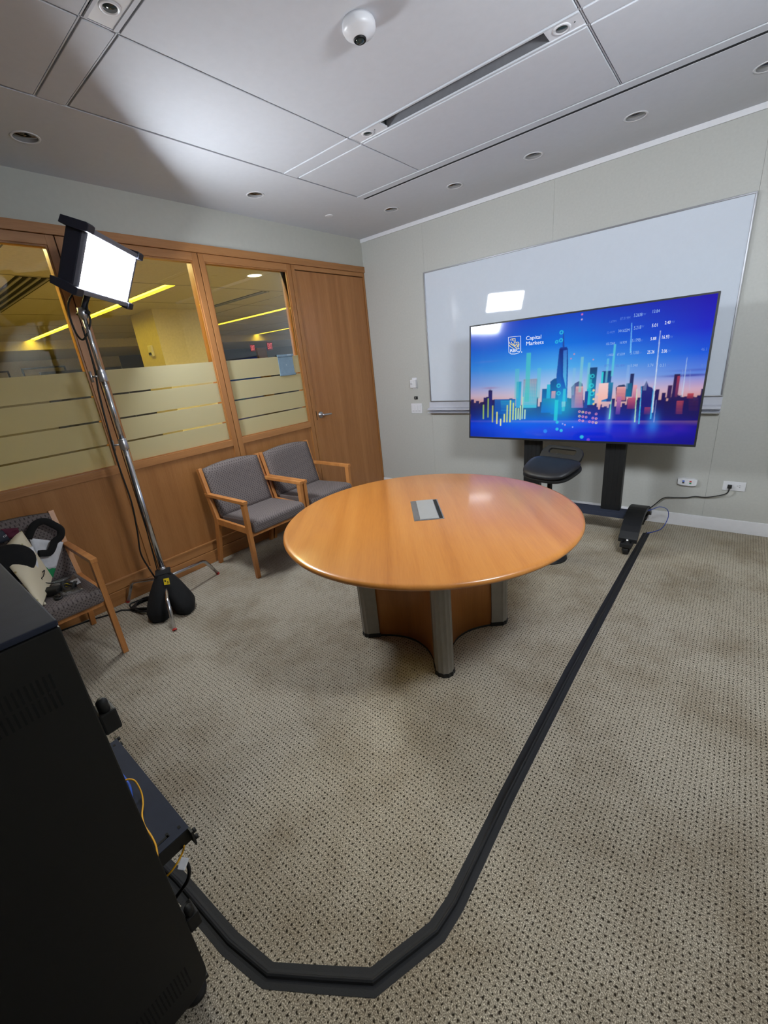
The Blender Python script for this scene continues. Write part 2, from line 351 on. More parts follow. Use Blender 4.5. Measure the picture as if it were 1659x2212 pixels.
holed_plate(0, IX0, IY0, IY1, H, [(x, y, HR) for x, y in DLB], [], 'ceiling_border', cl)
holed_plate(IX1, RX, IY0, IY1, H, [], [], 'ceiling_border', cl)
holed_plate(0, RX, RY, IY0, H, [], [], 'ceiling_border', cl)
box('slot_void', 'slotblack', .8155, 3.2795, -.8898, -.8632, H+.0012, H+.04, cl)
box('panel_backing', 'ceilgap', IX0-.01, IX1+.01, IY0-.01, IY1+.01, H+.052, H+.06, cl)
g = .007
xs = [(IX0, 1.412), (1.412, 2.676), (2.676, IX1)]; ys = [(-1.578, IY1), (-2.940, -1.702), (IY0, -3.062)]
for a, b_ in xs:
    for c, d in ys: box('ceiling_panel', 'ceil', a+(g if a > IX0 else .014), b_-(g if b_ < IX1 else .014), c+(g if c > IY0 else .014), d-(g if d < IY1 else .014), H, H+.02, cl, bevel=.0025)
for c, d in ((-1.702, -1.578), (-3.062, -2.940)):
    for i, (a, b_) in enumerate(xs):
        if i == 1: continue
        box('service_strip', 'ceil', a+g, b_-g, c+g, d-g, H, H+.02, cl, bevel=.0025)
for x in (1.412, 2.676): box('ceiling_tee', 'ceil', x-.0025, x+.0025, IY0, IY1, H+.004, H+.05, cl)
for y in (-1.578, -1.702, -2.940, -3.062): box('ceiling_tee', 'ceil', IX0, IX1, y-.0025, y+.0025, H+.004, H+.05, cl)
def fixture(y0, y1, label):
    t = root('linear_fixture', (2.04, (y0+y1)/2, H)); x0, x1 = 1.412+g, 2.676-g; yc = (y0+y1)/2
    MB().box(x0, x1, y0+g, y0+.018, H-.001, H+.006).box(x0, x1, y1-.018, y1-g, H-.001, H+.006).build('side_flange', 'ceil', t)
    MB().box(1.62, 2.53, y0+.010, y0+.017, H+.006, H+.048).box(1.62, 2.53, y1-.017, y1-.010, H+.006, H+.048).build('trough_side', 'trough', t)
    for e0, e1, xd in ((x0, 1.625, 1.515), (2.525, x1, 2.588)):
        p = box('end_plate', 'plate', e0, e1, y0+.018, y1-.018, H+.004, H+.014, t)
        MB().lathe([(.036, 0), (.036, .003), (.026, .004), (.024, .001)], 28, DOWN((xd, yc, H+.004))).build('ring', 'plate', p)
        MB().lathe([(.023, .0005), (.023, .0018), (0, .0018)], 28, DOWN((xd, yc, H+.004))).build('lens', 'darkglass', p)
        MB().lathe([(.003, 0), (.003, .002), (0, .002)], 10, DOWN((xd+.052, yc, H+.004))).build('screw', 'darkglass', p)
    box('trough', 'trough', 1.625, 2.525, y0+.018, y1-.018, H+.042, H+.048, t)
    return tag(t, label, 'light fixture', 'recessed linear ceiling fixtures')
fixture(-1.702, -1.578, 'recessed ceiling trough fixture running towards the television corner, unlit')
fixture(-3.062, -2.940, 'recessed ceiling trough fixture at the top left edge, unlit')
def downlight(x, y, label):
    t = root('downlight', (x, y, H)); T = DOWN((x, y, H))
    MB().lathe([(HR-.003, -.002), (HR-.003, .002), (HR+.007, .003), (HR+.009, 0), (HR+.007, -.0005)], 32, T).build('trim_ring', 'plate', t)
    MB().lathe([(HR-.002, .001), (HR-.003, -.02), (HR-.008, -.055), (HR-.018, -.095)], 32, T).build('reflector', 'reflector', t)
    MB().lathe([(HR-.017, -.090), (HR-.020, -.098), (0, -.098)], 24, T).build('cavity', 'slotblack', t)
    MB().lathe([(.018, -.094), (.02, -.080), (.012, -.072), (0, -.07)], 16, T).build('lamp', 'grey', t)
    return tag(t, label, 'downlight', 'unlit chrome downlights in the ceiling border')
for (x, y), lb in zip(DLA, ('nearest the corner of the two walls', 'second from the corner', 'above the middle of the whiteboard', 'fourth from the corner', 'cut by the right edge of the picture')):
    downlight(x, y, 'round unlit chrome downlight along the television wall, '+lb)
for (x, y), lb in zip(DLB, ('above the LED lamp at far left', 'above the middle window')):
    downlight(x, y, 'round unlit chrome downlight along the glazed wall, '+lb)
sp = MB().lathe([(.0, .006), (.03, .0055), (.034, .003), (.036, 0)], 28, DOWN((.379, -.843, H))).build('sprinkler_cover', 'plate')
tag(sp, 'small flat white sprinkler cover on the ceiling near the corner', 'sprinkler')
sd = root('ceiling_sensor', (2.05, -2.317, H)); T = DOWN((2.05, -2.317, H))
MB().lathe([(.060, 0), (.064, .010), (.064, .024), (.057, .036), (.029, .050), (.0265, .052), (0, .052)], 40, T).build('dome', 'plate', sd)
MB().lathe([(.0245, .051), (.0245, .056), (.021, .059), (.020, .054)], 28, T).build('lens_ring', 'blk', sd)
MB().lathe([(.020, .053), (.016, .059), (.009, .063), (0, .064)], 24, T).build('lens', 'darkglass', sd)
tag(sd, 'white domed occupancy sensor with dark lens on the central ceiling panel', 'sensor')

# --- maple partition with glazing
GX = -.035
pt = root('trim_2', (0, -2.3, 0)); struct(pt, 'maple framed partition wall with glazing and door', 'partition')
box('top_fascia', 'railwood', -.10, .014, RY, 0, 2.434, 2.49, pt, bevel=.002)
box('baseboard', 'railwood', -.10, .010, RY, -1.041, 0, .108, pt, bevel=.003)
SEAM = [-1.038, -1.955, -2.885, -3.80]
def stile(y0, y1, z0=.108, z1=2.432): return box('stile', 'wallwood', -.10, 0, y0, y1, z0, z1, pt, bevel=.0015)
for i in range(3):
    r, l = SEAM[i], SEAM[i+1]
    stile(r-.049, r-.003); stile(l+.003, l+.049)
    a, b_ = l+.049, r-.049
    box('head_rail', 'railwood', -.10, 0, a, b_, 2.378, 2.432, pt, bevel=.0015)
    box('middle_rail', 'railwood', -.10, 0, a, b_, .945, .998, pt, bevel=.0015)
    box('bottom_rail', 'railwood', -.10, 0, a, b_, .112, .178, pt, bevel=.0015)
    box('bottom_bead', 'railwood', -.10, .006, a, b_, .178, .192, pt, bevel=.003)
    box('lower_panel', 'wallwood', -.09, -.012, a, b_, .190, .947, pt)
    wn = root('window_%d' % (i+1), (GX, (a+b_)/2, .998))
    struct(wn, ('window nearest the door with exit signs behind it', 'middle window right of the LED lamp', 'leftmost window behind the LED lamp stand')[i], 'window')
    box('pane', 'glass', GX-.004, GX+.004, a+.001, b_-.001, .999, 2.377, wn)
    for z0, z1 in ((1.004, 1.147), (1.159, 1.313), (1.325, 1.479), (1.491, 1.648)):
        box('frosted_band', 'frost', GX+.0045, GX+.0052, a+.004, b_-.004, z0, z1, wn)
    MB().box(-.022, -.010, a, a+.010, .998, 2.378).box(-.022, -.010, b_-.010, b_, .998, 2.378).box(-.022, -.010, a+.01, b_-.01, 2.368, 2.378).box(-.022, -.010, a+.01, b_-.01, .998, 1.008).build('glazing_bead', 'wallwood', wn)
box('end_panel', 'wallwood', -.10, -.002, RY, -3.803, .108, 2.432, pt)
for y in SEAM: box('seam_reveal', 'slotblack', -.09, -.015, y-.003, y+.003, .05, 2.434, pt)
stile(-1.035, -.995, 0); stile(-.020, -.001, 0)
box('door_head', 'railwood', -.10, 0, -.995, -.020, 2.395, 2.432, pt, bevel=.0015)
dr = root('door_1', (-.02, -.5, 0)); struct(dr, 'tall flush maple door with a lever handle', 'door')
box('leaf', 'doorwood', -.055, -.010, -.990, -.024, .006, 2.388, dr, bevel=.001)
box('stop', 'slotblack', -.10, -.056, -.996, -.018, 0, 2.396, dr)
hd = MB().lathe([(.033, 0), (.033, .006), (.028, .010), (.014, .012), (.012, .030), (0, .030)], 28, basis((-.010, -.925, 1.045), (0, 1, 0), (0, 0, 1), (1, 0, 0))).build('lever_rose', 'alu', dr)
MB().tube(smoothpath([(.016, -.925, 1.045), (.034, -.925, 1.045), (.040, -.91, 1.045), (.040, -.87, 1.043), (.034, -.81, 1.040)], 4), [.011]*6+[.010]*6+[.009]*5, 10).build('lever', 'alu', hd)
box('latch_plate', 'slotblack', -.012, -.0085, -.985, -.978, 1.0, 1.09, dr)
# sign holder on the glass by the door
sg = root('sign_holder', (GX+.02, -1.255, 1.47))
box('plaque', 'sign', GX+.006, GX+.012, -1.343, -1.168, 1.49, 1.655, sg)
for z in (1.4725, 1.645): box('rail', 'sign', GX+.006, GX+.020, -1.350, -1.163, z, z+.020, sg, bevel=.004)
MB().box(GX+.0185, GX+.0205, -1.235, -1.19, 1.655, 1.659).build('mark', 'paper', sg)
text_mesh('small_mark', 'v', .018, 'paper', sg, FACE_X((GX+.0125, -1.262, 1.565)))
tag(sg, 'blue grey paper sign holder stuck to the window beside the door', 'sign')

# ================================================================ HALLWAY BEYOND THE GLASS
HC = 2.60
hf = box('floor_hall', 'hallfloor', -12.5, -.12, -6, 10, -.05, 0); struct(hf, 'dim carpet of the hallway behind the glass', 'floor')
hc = root('ceiling_hall', (-4, 0, HC)); struct(hc, 'hallway ceiling with yellow light lines behind the glass', 'ceiling')
LINES = [(-1.22, -1.06, -8.45, -2.08), (1.70, 1.86, -8.45, -2.4), (4.55, 4.71, -8.45, -4.0), (-4.1, -3.94, -8.45, -2.08)]  # the last line is added to give the hallway more light
prev = -6.0
for k, (y0, y1, x0, x1) in enumerate(sorted(LINES)):
    box('ceiling_board', 'hallceil', -8.5, -.10, prev, y0, HC, HC+.04, hc)
    box('ceiling_board', 'hallceil', x1, -.10, y0, y1, HC, HC+.04, hc); prev = y1
box('ceiling_board', 'hallceil', -8.5, -.10, prev, 10, HC, HC+.04, hc)
box('hall_roof', 'hallceil', -12.5, -.10, -6, 10, HC+.2, HC+.25, hc)
box('soffit', 'hallwall', -8.62, -8.5, -6, 10, 2.42, HC+.2, hc)
box('low_ceiling', 'hallceil', -12.5, -8.62, -6, 10, 2.43, 2.47, hc)
for y in (-2.9, .75, 3.3): box('ceiling_joint', 'halldark', -8.5, -.2, y-.006, y+.006, HC-.001, HC+.001, hc)
for x in (-2.05, -3.3, -4.6, -5.9, -7.2): box('ceiling_joint', 'halldark', x-.006, x+.006, -6, 10, HC-.001, HC+.001, hc)
for (y0, y1, x0, x1), lb in zip(LINES, ('long yellow light line in the hallway ceiling passing behind the LED lamp', 'yellow light line in the hallway ceiling, upper one in the window by the door',
                                        'yellow light line in the hallway ceiling, lower one in the window by the door', 'extra yellow light line added beyond the left edge for more hallway light')):
    t = root('hall_light_line', ((x0+x1)/2, (y0+y1)/2, HC))
    box('diffuser', 'halllight', x0, x1, y0+.012, y1-.012, HC+.030, HC+.034, t)
    MB().box(x0, x1, y0, y0+.012, HC-.002, HC+.06).box(x0, x1, y1-.012, y1, HC-.002, HC+.06).build('rim', 'hallceil', t)
    tag(t, lb, 'light', 'hallway light lines')
t = root('hall_light_line', (-.86, -1.3, HC))  # added unseen source that brightens the frosted bands and the hallway
box('diffuser', 'hallfill', -.92, -.80, -4.4, 1.8, HC-.012, HC-.006, t); MB().box(-.94, -.92, -4.42, 1.82, HC-.016, HC-.001).box(-.80, -.78, -4.42, 1.82, HC-.016, HC-.001).build('rim', 'hallceil', t)
tag(t, 'added fill light line, unseen above the window heads, brightening the frosted bands', 'light', 'hallway light lines')
wh = root('wall_hall', (-11, 0, 0)); struct(wh, 'far walls of the hallway seen through the windows', 'wall')
box('far_wall', 'hallwall', -12.5, -12.4, -6, 2.0, 0, 2.5, wh); box('far_wall_dark', 'halldark', -12.5, -12.4, 2.0, 10, 0, 2.5, wh)
box('side_wall', 'hallwall', -12.5, -.1, -6.1, -6, 0, 2.9, wh); box('side_wall', 'hallwall', -12.5, -.1, 10, 10.1, 0, 2.9, wh)
box('room_side', 'hallwall', -.2, -.12, 0.02, 10, 0, 2.9, wh); box('room_side', 'hallwall', -.2, -.12, -6, RY, 0, 2.9, wh)
box('dark_opening', 'halldark', -12.39, -12.3, -.25, 1.95, 0, 2.1, wh)
pl = root('hall_pillar', (-4.25, -.2, 0))
box('core', 'hallwall', -4.66, -3.86, -.59, .30, 0, HC, pl)
tag(pl, 'square pillar in the hallway with one side lit yellow', 'pillar')
st = root('fire_strobe', (-4.2, -.6, 1.95))
box('body', 'plate', -4.26, -4.14, -.63, -.591, 1.93, 2.10, st, bevel=.01); box('lens', 'darkglass', -4.235, -4.165, -.642, -.63, 1.95, 1.99, st)
tag(st, 'white fire alarm strobe on the yellow lit pillar', 'alarm')
dl = root('hall_downlight', (-1.26, -.507, HC)); T = DOWN((-1.26, -.507, HC))
MB().lathe([(.085, -.001), (.085, .003), (.105, .004), (.107, 0)], 32, T).build('trim_ring', 'plate', dl)
MB().lathe([(.084, .0005), (0, .001)], 32, T).build('lamp', 'halldown', dl)
tag(dl, 'round lit downlight in the hallway seen through the window by the door', 'downlight')
def diffuser(x0, x1, y0, y1, n, label):
    t = root('air_slot', ((x0+x1)/2, (y0+y1)/2, HC)); box('slot_plate', 'slotblack', x0, x1, y0, y1, HC-.004, HC-.001, t)
    for k in range(n):
        y = y0+(y1-y0)*(k+.5)/n; box('vane', 'grey', x0, x1, y-.012, y+.012, HC-.012, HC-.004, t)
    return tag(t, label, 'vent', 'hallway air slots')
diffuser(-4.4, -2.08, -2.62, -2.32, 4, 'slatted air diffuser in the hallway ceiling at far left window')
diffuser(-3.9, -2.1, .20, .34, 2, 'dark air slot in the hallway ceiling in the window by the door')
def picture(y0, y1, z0, z1, label):
    t = root('picture_frame', (-12.37, (y0+y1)/2, z0)); X = -12.39
    MB().box(X, X+.04, y0, y1, z1-.04, z1).box(X, X+.04, y0, y1, z0, z0+.04).box(X, X+.04, y0, y0+.04, z0+.04, z1-.04).box(X, X+.04, y1-.04, y1, z0+.04, z1-.04).build('frame', 'blk', t)
    box('mount', 'art', X, X+.012, y0+.04, y1-.04, z0+.04, z1-.04, t)
    w_ = (y1-y0)*.2; box('print', 'artdark', X+.012, X+.016, y0+w_, y1-w_, z0+.3*(z1-z0), z1-.22, t)
    return tag(t, label, 'picture', 'framed pictures on the hallway wall')
p1 = pix(45, 796, 'x', -12.37); p2 = pix(140, 790, 'x', -12.37)
picture(p1.y, p2.y, p1.z-.8, p1.z, 'framed picture on the hallway wall left of the lamp stand')
p3 = pix(18, 801, 'x', -12.37); picture(p3.y-1.0, p3.y, p3.z-.8, p3.z, 'framed picture on the hallway wall at the left edge')
def exitsign(a, b_, label):
    A = pix(*a, 'x', -9.0); B = pix(*b_, 'x', -9.0); y0, y1 = A.y, B.y; z1, z0 = A.z, B.z
    t = root('exit_sign', (-9.0, (y0+y1)/2, z0)); box('face', 'exitbox', -9.03, -9.0, y0, y1, z0, z1, t)
    text_mesh('lettering', 'EXIT', (z1-z0)*.95, 'exit', t, FACE_X((-8.996, (y0+y1)/2, z0+.18*(z1-z0))), 'CENTER', .001, .004, sx=(y1-y0)/(z1-z0)*.48)
    return tag(t, label, 'exit sign', 'red exit signs in the hallway')
exitsign((540, 744), (552, 759), 'red EXIT sign in the hallway, left of the pair'); exitsign((576, 739), (590, 756), 'red EXIT sign in the hallway, right of the pair')
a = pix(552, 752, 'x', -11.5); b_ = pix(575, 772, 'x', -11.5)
hp = box('hall_amber_panel', mat('amber_wall', (240, 180, 70), .7), -11.5, -11.4, a.y, b_.y, 0, a.z); tag(hp, 'wall panel coloured amber as if lit, under the exit signs', 'wall panel')  # the lit look comes from the amber base colour alone

# ================================================================ FURNITURE
# --- round table
TC = Vector((2.166, -2.236, 0)); R_ = .775
tb = root('round_table', TC)
MB().lathe([(0, .706), (R_-.035, .706), (R_-.014, .709), (R_-.004, .714), (R_, .722), (R_-.002, .731), (R_-.010, .737), (R_-.02, .7385), (R_-.026, .740), (0, .740)], 128, Matrix.Translation(TC)).build('table_top', 'tablewood', tb)
RB = Matrix.Translation(TC) @ Matrix.Rotation(math.radians(-5.2), 4, 'Z')
HB = .306                                  # half side of the base square
corners = [(-HB, -HB), (HB, -HB), (HB, HB), (-HB, HB)]
def post_profile(ang):
    P = []; rr = .047
    for k in range(13):
        a = -PI/2+PI*k/12; q = rr+(.0022 if k % 2 else -.0014); P.append((-.047+q*math.cos(a), q*math.sin(a)))
    P += [(-.102, rr), (-.102, -rr)]
    return P
for i, (cx, cy) in enumerate(corners):
    ang = math.atan2(cy, cx); Tm = RB @ Matrix.Translation((cx, cy, 0)) @ Matrix.Rotation(ang, 4, 'Z')
    po = MB().prism(post_profile(0), .024, .706, Tm).build('corner_post', 'postmetal', tb)
    MB().prism([(x*1.06+.002, y*1.08) for x, y in post_profile(0)], 0.0, .024, Tm).build('foot', 'blkrub', po)
for i in range(4):
    A = Vector(corners[i]); B = Vector(corners[(i+1) % 4]); d = (B-A).normalized(); nrm = Vector((d.y, -d.x))
    A2 = A-A.normalized()*.105+d*.02; B2 = B-B.normalized()*.105-d*.02
    mid = (A2+B2)/2; c2 = (B2-A2).length/2; sag = .095
    pts = []
    for k in range(17):
        t = -1+2*k/16; pts.append(mid+d*(t*c2)-nrm*(sag*(1-t*t)-.038))
    poly = [tuple(p) for p in pts]+[tuple(p-nrm*.02) for p in reversed(pts)]
    sd_ = MB().prism(poly, .0, .706, RB, True).build('curved_side', 'basewood', tb)
    polyk = [tuple(p+nrm*.0015) for p in pts]+[tuple(p-nrm*.0205) for p in reversed(pts)]
    MB().prism(polyk, 0, .012, RB, True).build('kick_edge', 'blkrub', sd_)
gT = Matrix.Translation((2.141, -2.209, .7405)) @ Matrix.Rotation(math.radians(-51), 4, 'Z')
gp = MB().box(-.158, .158, -.078, .078, -.003, .0015, gT).build('cable_hatch', 'alu', tb, bevel=.001)
MB().box(-.150, .150, -.046, .050, .0015, .0055, gT).build('hatch_lid', 'lid', gp, bevel=.0012)
MB().box(-.150, .150, .054, .072, .0012, .0022, gT).build('cable_slot', 'slotblack', gp)
MB().box(-.150, .150, -.072, -.050, .0015, .0040, gT).build('hatch_strip', 'alu', gp)
tag(tb, 'round maple conference table on a four-post curved base', 'table')

# --- guest chairs
def make_chair():
    t = root('guest_chair')
    W2 = .272
    for s in (-1, 1):
        y0, y1 = (s*W2-.015, s*W2+.015)
        Tn = basis((0, 0, 0), (1, 0, 0), (0, 0, 1), (0, -1, 0))   # profile x,z extruded over y
        MB().prism([(.588, 0), (.620, 0), (.640, .625), (.596, .625)], -y1, -y0, Tn).build('leg', 'chairwood', t, bevel=.002)
        MB().prism([(.030, 0), (.062, 0), (.196, .400), (.196, .440), (.092, .853), (.050, .846), (.146, .425)], -y1, -y0, Tn).build('back_post', 'chairwood', t, bevel=.002)
        MB().prism([(.100, .622), (.648, .622), (.650, .648), (.094, .648)], -(s*W2+.018), -(s*W2-.018), Tn).build('armrest', 'chairwood', t, bevel=.003)
        MB().prism([(.165, .388), (.604, .380), (.604, .432), (.165, .440)], -y1+.003, -y0-.003, Tn).build('seat_rail', 'chairwood', t, bevel=.002)
    box('front_rail', 'chairwood', .585, .610, -W2+.014, W2-.014, .345, .395, t, bevel=.002)
    box('rear_rail', 'chairwood', .150, .175, -W2+.014, W2-.014, .350, .400, t, bevel=.002)
    Tn = basis((0, 0, 0), (1, 0, 0), (0, 0, 1), (0, -1, 0))
    MB().prism([(.150, .392), (.655, .385), (.668, .40), (.670, .452), (.655, .472), (.60, .478), (.20, .458), (.150, .452)], -W2+.022, W2-.022, Tn).build('seat', 'fabric', t, bevel=.012, seg=3)
    # backrest: a curved slab with an arched top
    mb = MB(); ny, nz = 14, 10; vs = []
    for side in (0, 1):
        for j in range(nz+1):
            for i in range(ny+1):
                y = (-1+2*i/ny)*(W2-.017); v = j/nz; arch = .028*(1-(y/W2)**2)
                z = .445+v*(.395+arch); x = .205-(z-.445)*.272-.020*(1-(y/W2)**2)*math.sin(PI*min(v*1.1, 1))*.6
                edge = min(1, min(j, nz-j, 1.2)/1.2)*min(1, min(i, ny-i, 1.2)/1.2)
                th = .020+.012*edge
                vs.append((x+(th if side == 0 else -th*.6), y, z))
    o = (nz+1)*(ny+1); fs = []
    for j in range(nz):
        for i in range(ny):
            a = j*(ny+1)+i; fs.append((a, a+1, a+ny+2, a+ny+1)); fs.append((o+a+ny+1, o+a+ny+2, o+a+1, o+a))
    rim = [i for i in range(ny+1)]+[j*(ny+1)+ny for j in range(1, nz+1)]+[nz*(ny+1)+i for i in range(ny-1, -1, -1)]+[j*(ny+1) for j in range(nz-1, 0, -1)]
    for k in range(len(rim)): a, b2 = rim[k], rim[(k+1) % len(rim)]; fs.append((a, o+a, o+b2, b2))
    mb.add(vs, fs, None, True).build('backrest', 'fabric', t)
    return t
ch = make_chair()
c_sp = [(0.02, -2.136, 0., 'maple armchair with grey dotted upholstery, left of the pair by the table'), (.02, -1.548, 0., 'maple armchair with grey dotted upholstery, next to the door'),
        (.065, -3.700, 0., 'maple armchair with grey dotted upholstery holding bags at far left')]
chairs = []
for i, (x, y, r, lb) in enumerate(c_sp):
    c = ch if i == 0 else copy_tree(ch)
    c.location = (x, y, 0); c.rotation_euler = (0, 0, r); tag(c, lb, 'chair', 'maple guest chairs along the glazed wall'); chairs.append(c)

# --- perch stool
sl = root('perch_stool', (2.43, -1.06, 0)); SC = Vector((2.425, -1.06, .695))
TS = Matrix.Translation(SC) @ Matrix.Rotation(math.radians(-14), 4, 'Z') @ Matrix.Rotation(math.radians(17), 4, 'X')
def seat_outline(k, n, gx=1., gy=1.):
    a = 2*PI*k/n; c, s = math.cos(a), math.sin(a); e = .62
    x = .185*math.copysign(abs(c)**e, c)*gx; y = .135*math.copysign(abs(s)**e, s)*gy
    return x*(1.0+.10*(y/.135)), y
mb = MB(); n = 48; rings = [(.90, -.012), (.985, -.006), (1.0, .004), (.985, .014), (.92, .023), (.75, .031), (.45, .036), (.15, .037)]
vs = []; fs = []
for g_, z in rings: vs += [seat_outline(k, n, g_, g_)+(z+.012*((seat_outline(k, n, g_, g_)[0]/.185)**2),) for k in range(n)]
for i in range(len(rings)-1):
    for k in range(n): fs.append((i*n+k, i*n+(k+1) % n, (i+1)*n+(k+1) % n, (i+1)*n+k))
fs += [tuple(range(n-1, -1, -1)), tuple((len(rings)-1)*n+k for k in range(n))]
mb.add(vs, fs, TS, True).build('seat', 'blkvinyl', sl)
mb = MB(); mb.prism([seat_outline(k, n, 1.02, 1.02) for k in range(n)], -.028, -.010, TS).build('seat_shell', 'blkrub', sl, bevel=.004)
TH = TS @ Matrix.Translation((0, .125, .012)) @ Matrix.Rotation(math.radians(30), 4, 'X')
def rr(w_, h_, r, n=8, yo=0):
    P = []
    for cx, cy, a0 in ((w_-r, h_-r, 0), (-w_+r, h_-r, PI/2), (-w_+r, -h_+r, PI), (w_-r, -h_+r, 3*PI/2)):
        for k in range(n+1): a = a0+PI/2*k/n; P.append((cx+r*math.cos(a), cy+r*math.sin(a)+yo))
    return P
def ring_plate(mb, outer, inner, z0, z1, T):
    n = len(outer); vs = [(x, y, z0) for x, y in outer]+[(x, y, z0) for x, y in inner]+[(x, y, z1) for x, y in outer]+[(x, y, z1) for x, y in inner]; fs = []
    for k in range(n):
        j = (k+1) % n; fs += [(k, n+k, n+j, j), (2*n+k, 2*n+j, 3*n+j, 3*n+k), (k, j, 2*n+j, 2*n+k), (n+k, 3*n+k, 3*n+j, n+j)]
    return mb.add(vs, fs, T)
ring_plate(MB(), rr(.158, .074, .066, yo=.028), rr(.104, .021, .020, yo=.058), -.011, .011, TH).build('handle', 'blkrub', sl, bevel=.005)
MB().tube([(2.43, -1.055, .03), (2.43, -1.055, .34)], .026, 16).tube([(2.43, -1.055, .34), (2.428, -1.057, .685)], .017, 16).build('column', 'blk', sl)
MB().lathe([(.0, .055), (.03, .052), (.05, .034), (.12, .018), (.140, .010), (.142, 0)], 40, Matrix.Translation((2.425, -1.04, 0))).build('base', 'blkrub', sl)
tag(sl, 'black perch stool with a handle slot behind the table', 'stool')

# ================================================================ TELEVISION ON ITS CART
YS = -.50; X0, X1, Z0, Z1 = 1.502, 3.210, .771, 1.730; TILT = math.radians(3.5)
def tvp(px, py):        # photo pixel -> point on the tilted screen, given in the untilted frame the television is modelled in
    d = RW.T @ np.array([(px-829.5)/FPX, (py-1106)/FPX, 1.0]); n_ = np.array([0, -math.cos(TILT), math.sin(TILT)]); p0 = np.array([0, YS, Z0])
    P_ = CAM+d*((p0-CAM) @ n_)/(d @ n_); return Vector((P_[0], YS, Z0+(P_-p0) @ np.array([0, math.sin(TILT), math.cos(TILT)])))
ct = root('television_cart', (2.37, -.42, 0))
for xc in (2.052, 2.705):
    co = box('column', 'blk', xc-.070, xc+.070, -.400, -.330, .20, 1.50, ct, bevel=.004)
    for dx in (-.035, 0, .035): box('groove', 'slotblack', xc+dx-.002, xc+dx+.002, -.4015, -.3995, .24, .80, co)
box('base_beam', 'blktop', 1.83, 2.93, -.465, -.335, .165, .205, ct, bevel=.003)
box('mount_rail', 'blk', 1.75, 2.98, -.411, -.400, 1.05, 1.12, ct); box('mount_rail', 'blk', 1.75, 2.98, -.411, -.400, 1.38, 1.45, ct)
for xf in (1.82, 2.904):
    pr = []
    for k in range(15):
        t = k/14; y = -.735+.64*t; z = .118+.140*math.sin(PI*t)**.8; pr.append((y, z))
    poly = pr+[(y, z-.042 if 0 < k < 14 else z-.03) for k, (y, z) in reversed(list(enumerate(pr)))]
    Tf = basis((xf, 0, 0), (0, 1, 0), (0, 0, 1), (1, 0, 0))
    ft = MB().prism(poly, -.062, .062, Tf).build('foot', 'blk', ct, bevel=.004)
    for y in (-.735, -.115):
        MB().box(xf-.040, xf+.040, y-.060, y+.035, .068, .100).build('caster', 'blkrub', ft, bevel=.006)
    for y in (-.745, -.105):
        MB().lathe([(.010, -.018), (.038, -.018), (.041, -.015), (.041, .015), (.038, .018), (.010, .018)], 24, basis((xf, y, .041), (0, 1, 0), (0, 0, 1), (1, 0, 0))).build('wheel', 'blkrub', ct)
        MB().box(xf-.026, xf-.020, y-.028, y+.028, .034, .10).box(xf+.020, xf+.026, y-.028, y+.028, .034, .10).build('fork', 'blk', ct)
    MB().lathe([(.010, 0), (.010, .02), (0, .02)], 12, Matrix.Translation((xf, -.735, .095))).build('bolt', 'alu', ct)
tag(ct, 'black rolling television cart with two columns and caster feet', 'cart')
tv = root('television', ((X0+X1)/2, YS, Z0))
MB().box(X0, X1, YS, YS+.024, Z0, Z1).build('chassis', 'blk', tv, bevel=.003)
box('rear_housing', 'blk', X0+.25, X1-.25, YS+.024, YS+.048, Z0+.12, Z1-.15, tv)
bz = .011
MB().box(X0, X1, YS-.006, YS, Z0, Z0+bz+.004).box(X0, X1, YS-.006, YS, Z1-bz, Z1).box(X0, X0+bz, YS-.006, YS, Z0+bz+.004, Z1-bz).box(X1-bz, X1, YS-.006, YS, Z0+bz+.004, Z1-bz).build('bezel', 'blk', tv)
tv.rotation_euler = (-TILT, 0, 0)
tag(tv, 'large flat television showing a blue city skyline with market figures', 'television')
# screen picture: colour computed per vertex of a fine grid
sx0, sx1, sz0, sz1 = X0+bz, X1-bz, Z0+bz+.004, Z1-bz
crop = lambda x, y: (1000+x*570/1659, 620+y*570/1659)
def uv(x, y):      # crop pixel of the screen in the photograph -> screen fraction
    p = tvp(*crop(x, y)); return ((p.x-sx0)/(sx1-sx0), (sz1-p.z)/(sz1-sz0))
NU, NV = 640, 360
U, V = np.meshgrid((np.arange(NU+1))/NU, (np.arange(NV+1))/NV)
def L3(c): return np.array(lin(c)[:3])
img = np.zeros((NV+1, NU+1, 3))
def grad(stops, t):
    ts = [s for s, _ in stops]; cs = np.array([L3(c) for _, c in stops])
    return np.stack([np.interp(t, ts, cs[:, k]) for k in range(3)], -1)
left = grad([(0, (24, 62, 196)), (.18, (8, 84, 204)), (.38, (46, 130, 220)), (.52, (120, 150, 215)), (.62, (196, 170, 190)), (.70, (222, 150, 130)), (1, (222, 150, 130))], V)
mid = grad([(0, (22, 70, 200)), (.22, (10, 110, 222)), (.40, (76, 168, 232)), (.55, (170, 196, 232)), (.66, (214, 190, 200)), (1, (220, 170, 170))], V)
right = grad([(0, (34, 20, 176)), (.2, (26, 36, 196)), (.36, (20, 84, 214)), (.50, (92, 130, 216)), (.60, (196, 160, 186)), (.70, (226, 160, 140)), (1, (226, 160, 140))], V)
wl_ = np.clip(1-U/.42, 0, 1)[..., None]; wr_ = np.clip((U-.48)/.5, 0, 1)[..., None]
img = mid*(1-wl_)*(1-wr_)+left*wl_+right*wr_*(1-wl_)
img *= (1-.30*np.clip(.5-np.minimum(U, V*1.4), 0, .5)**1.5)[..., None]
def sm(a, b, x): t = np.clip((x-a)/(b-a), 0., 1.); return t*t*(3-2*t)
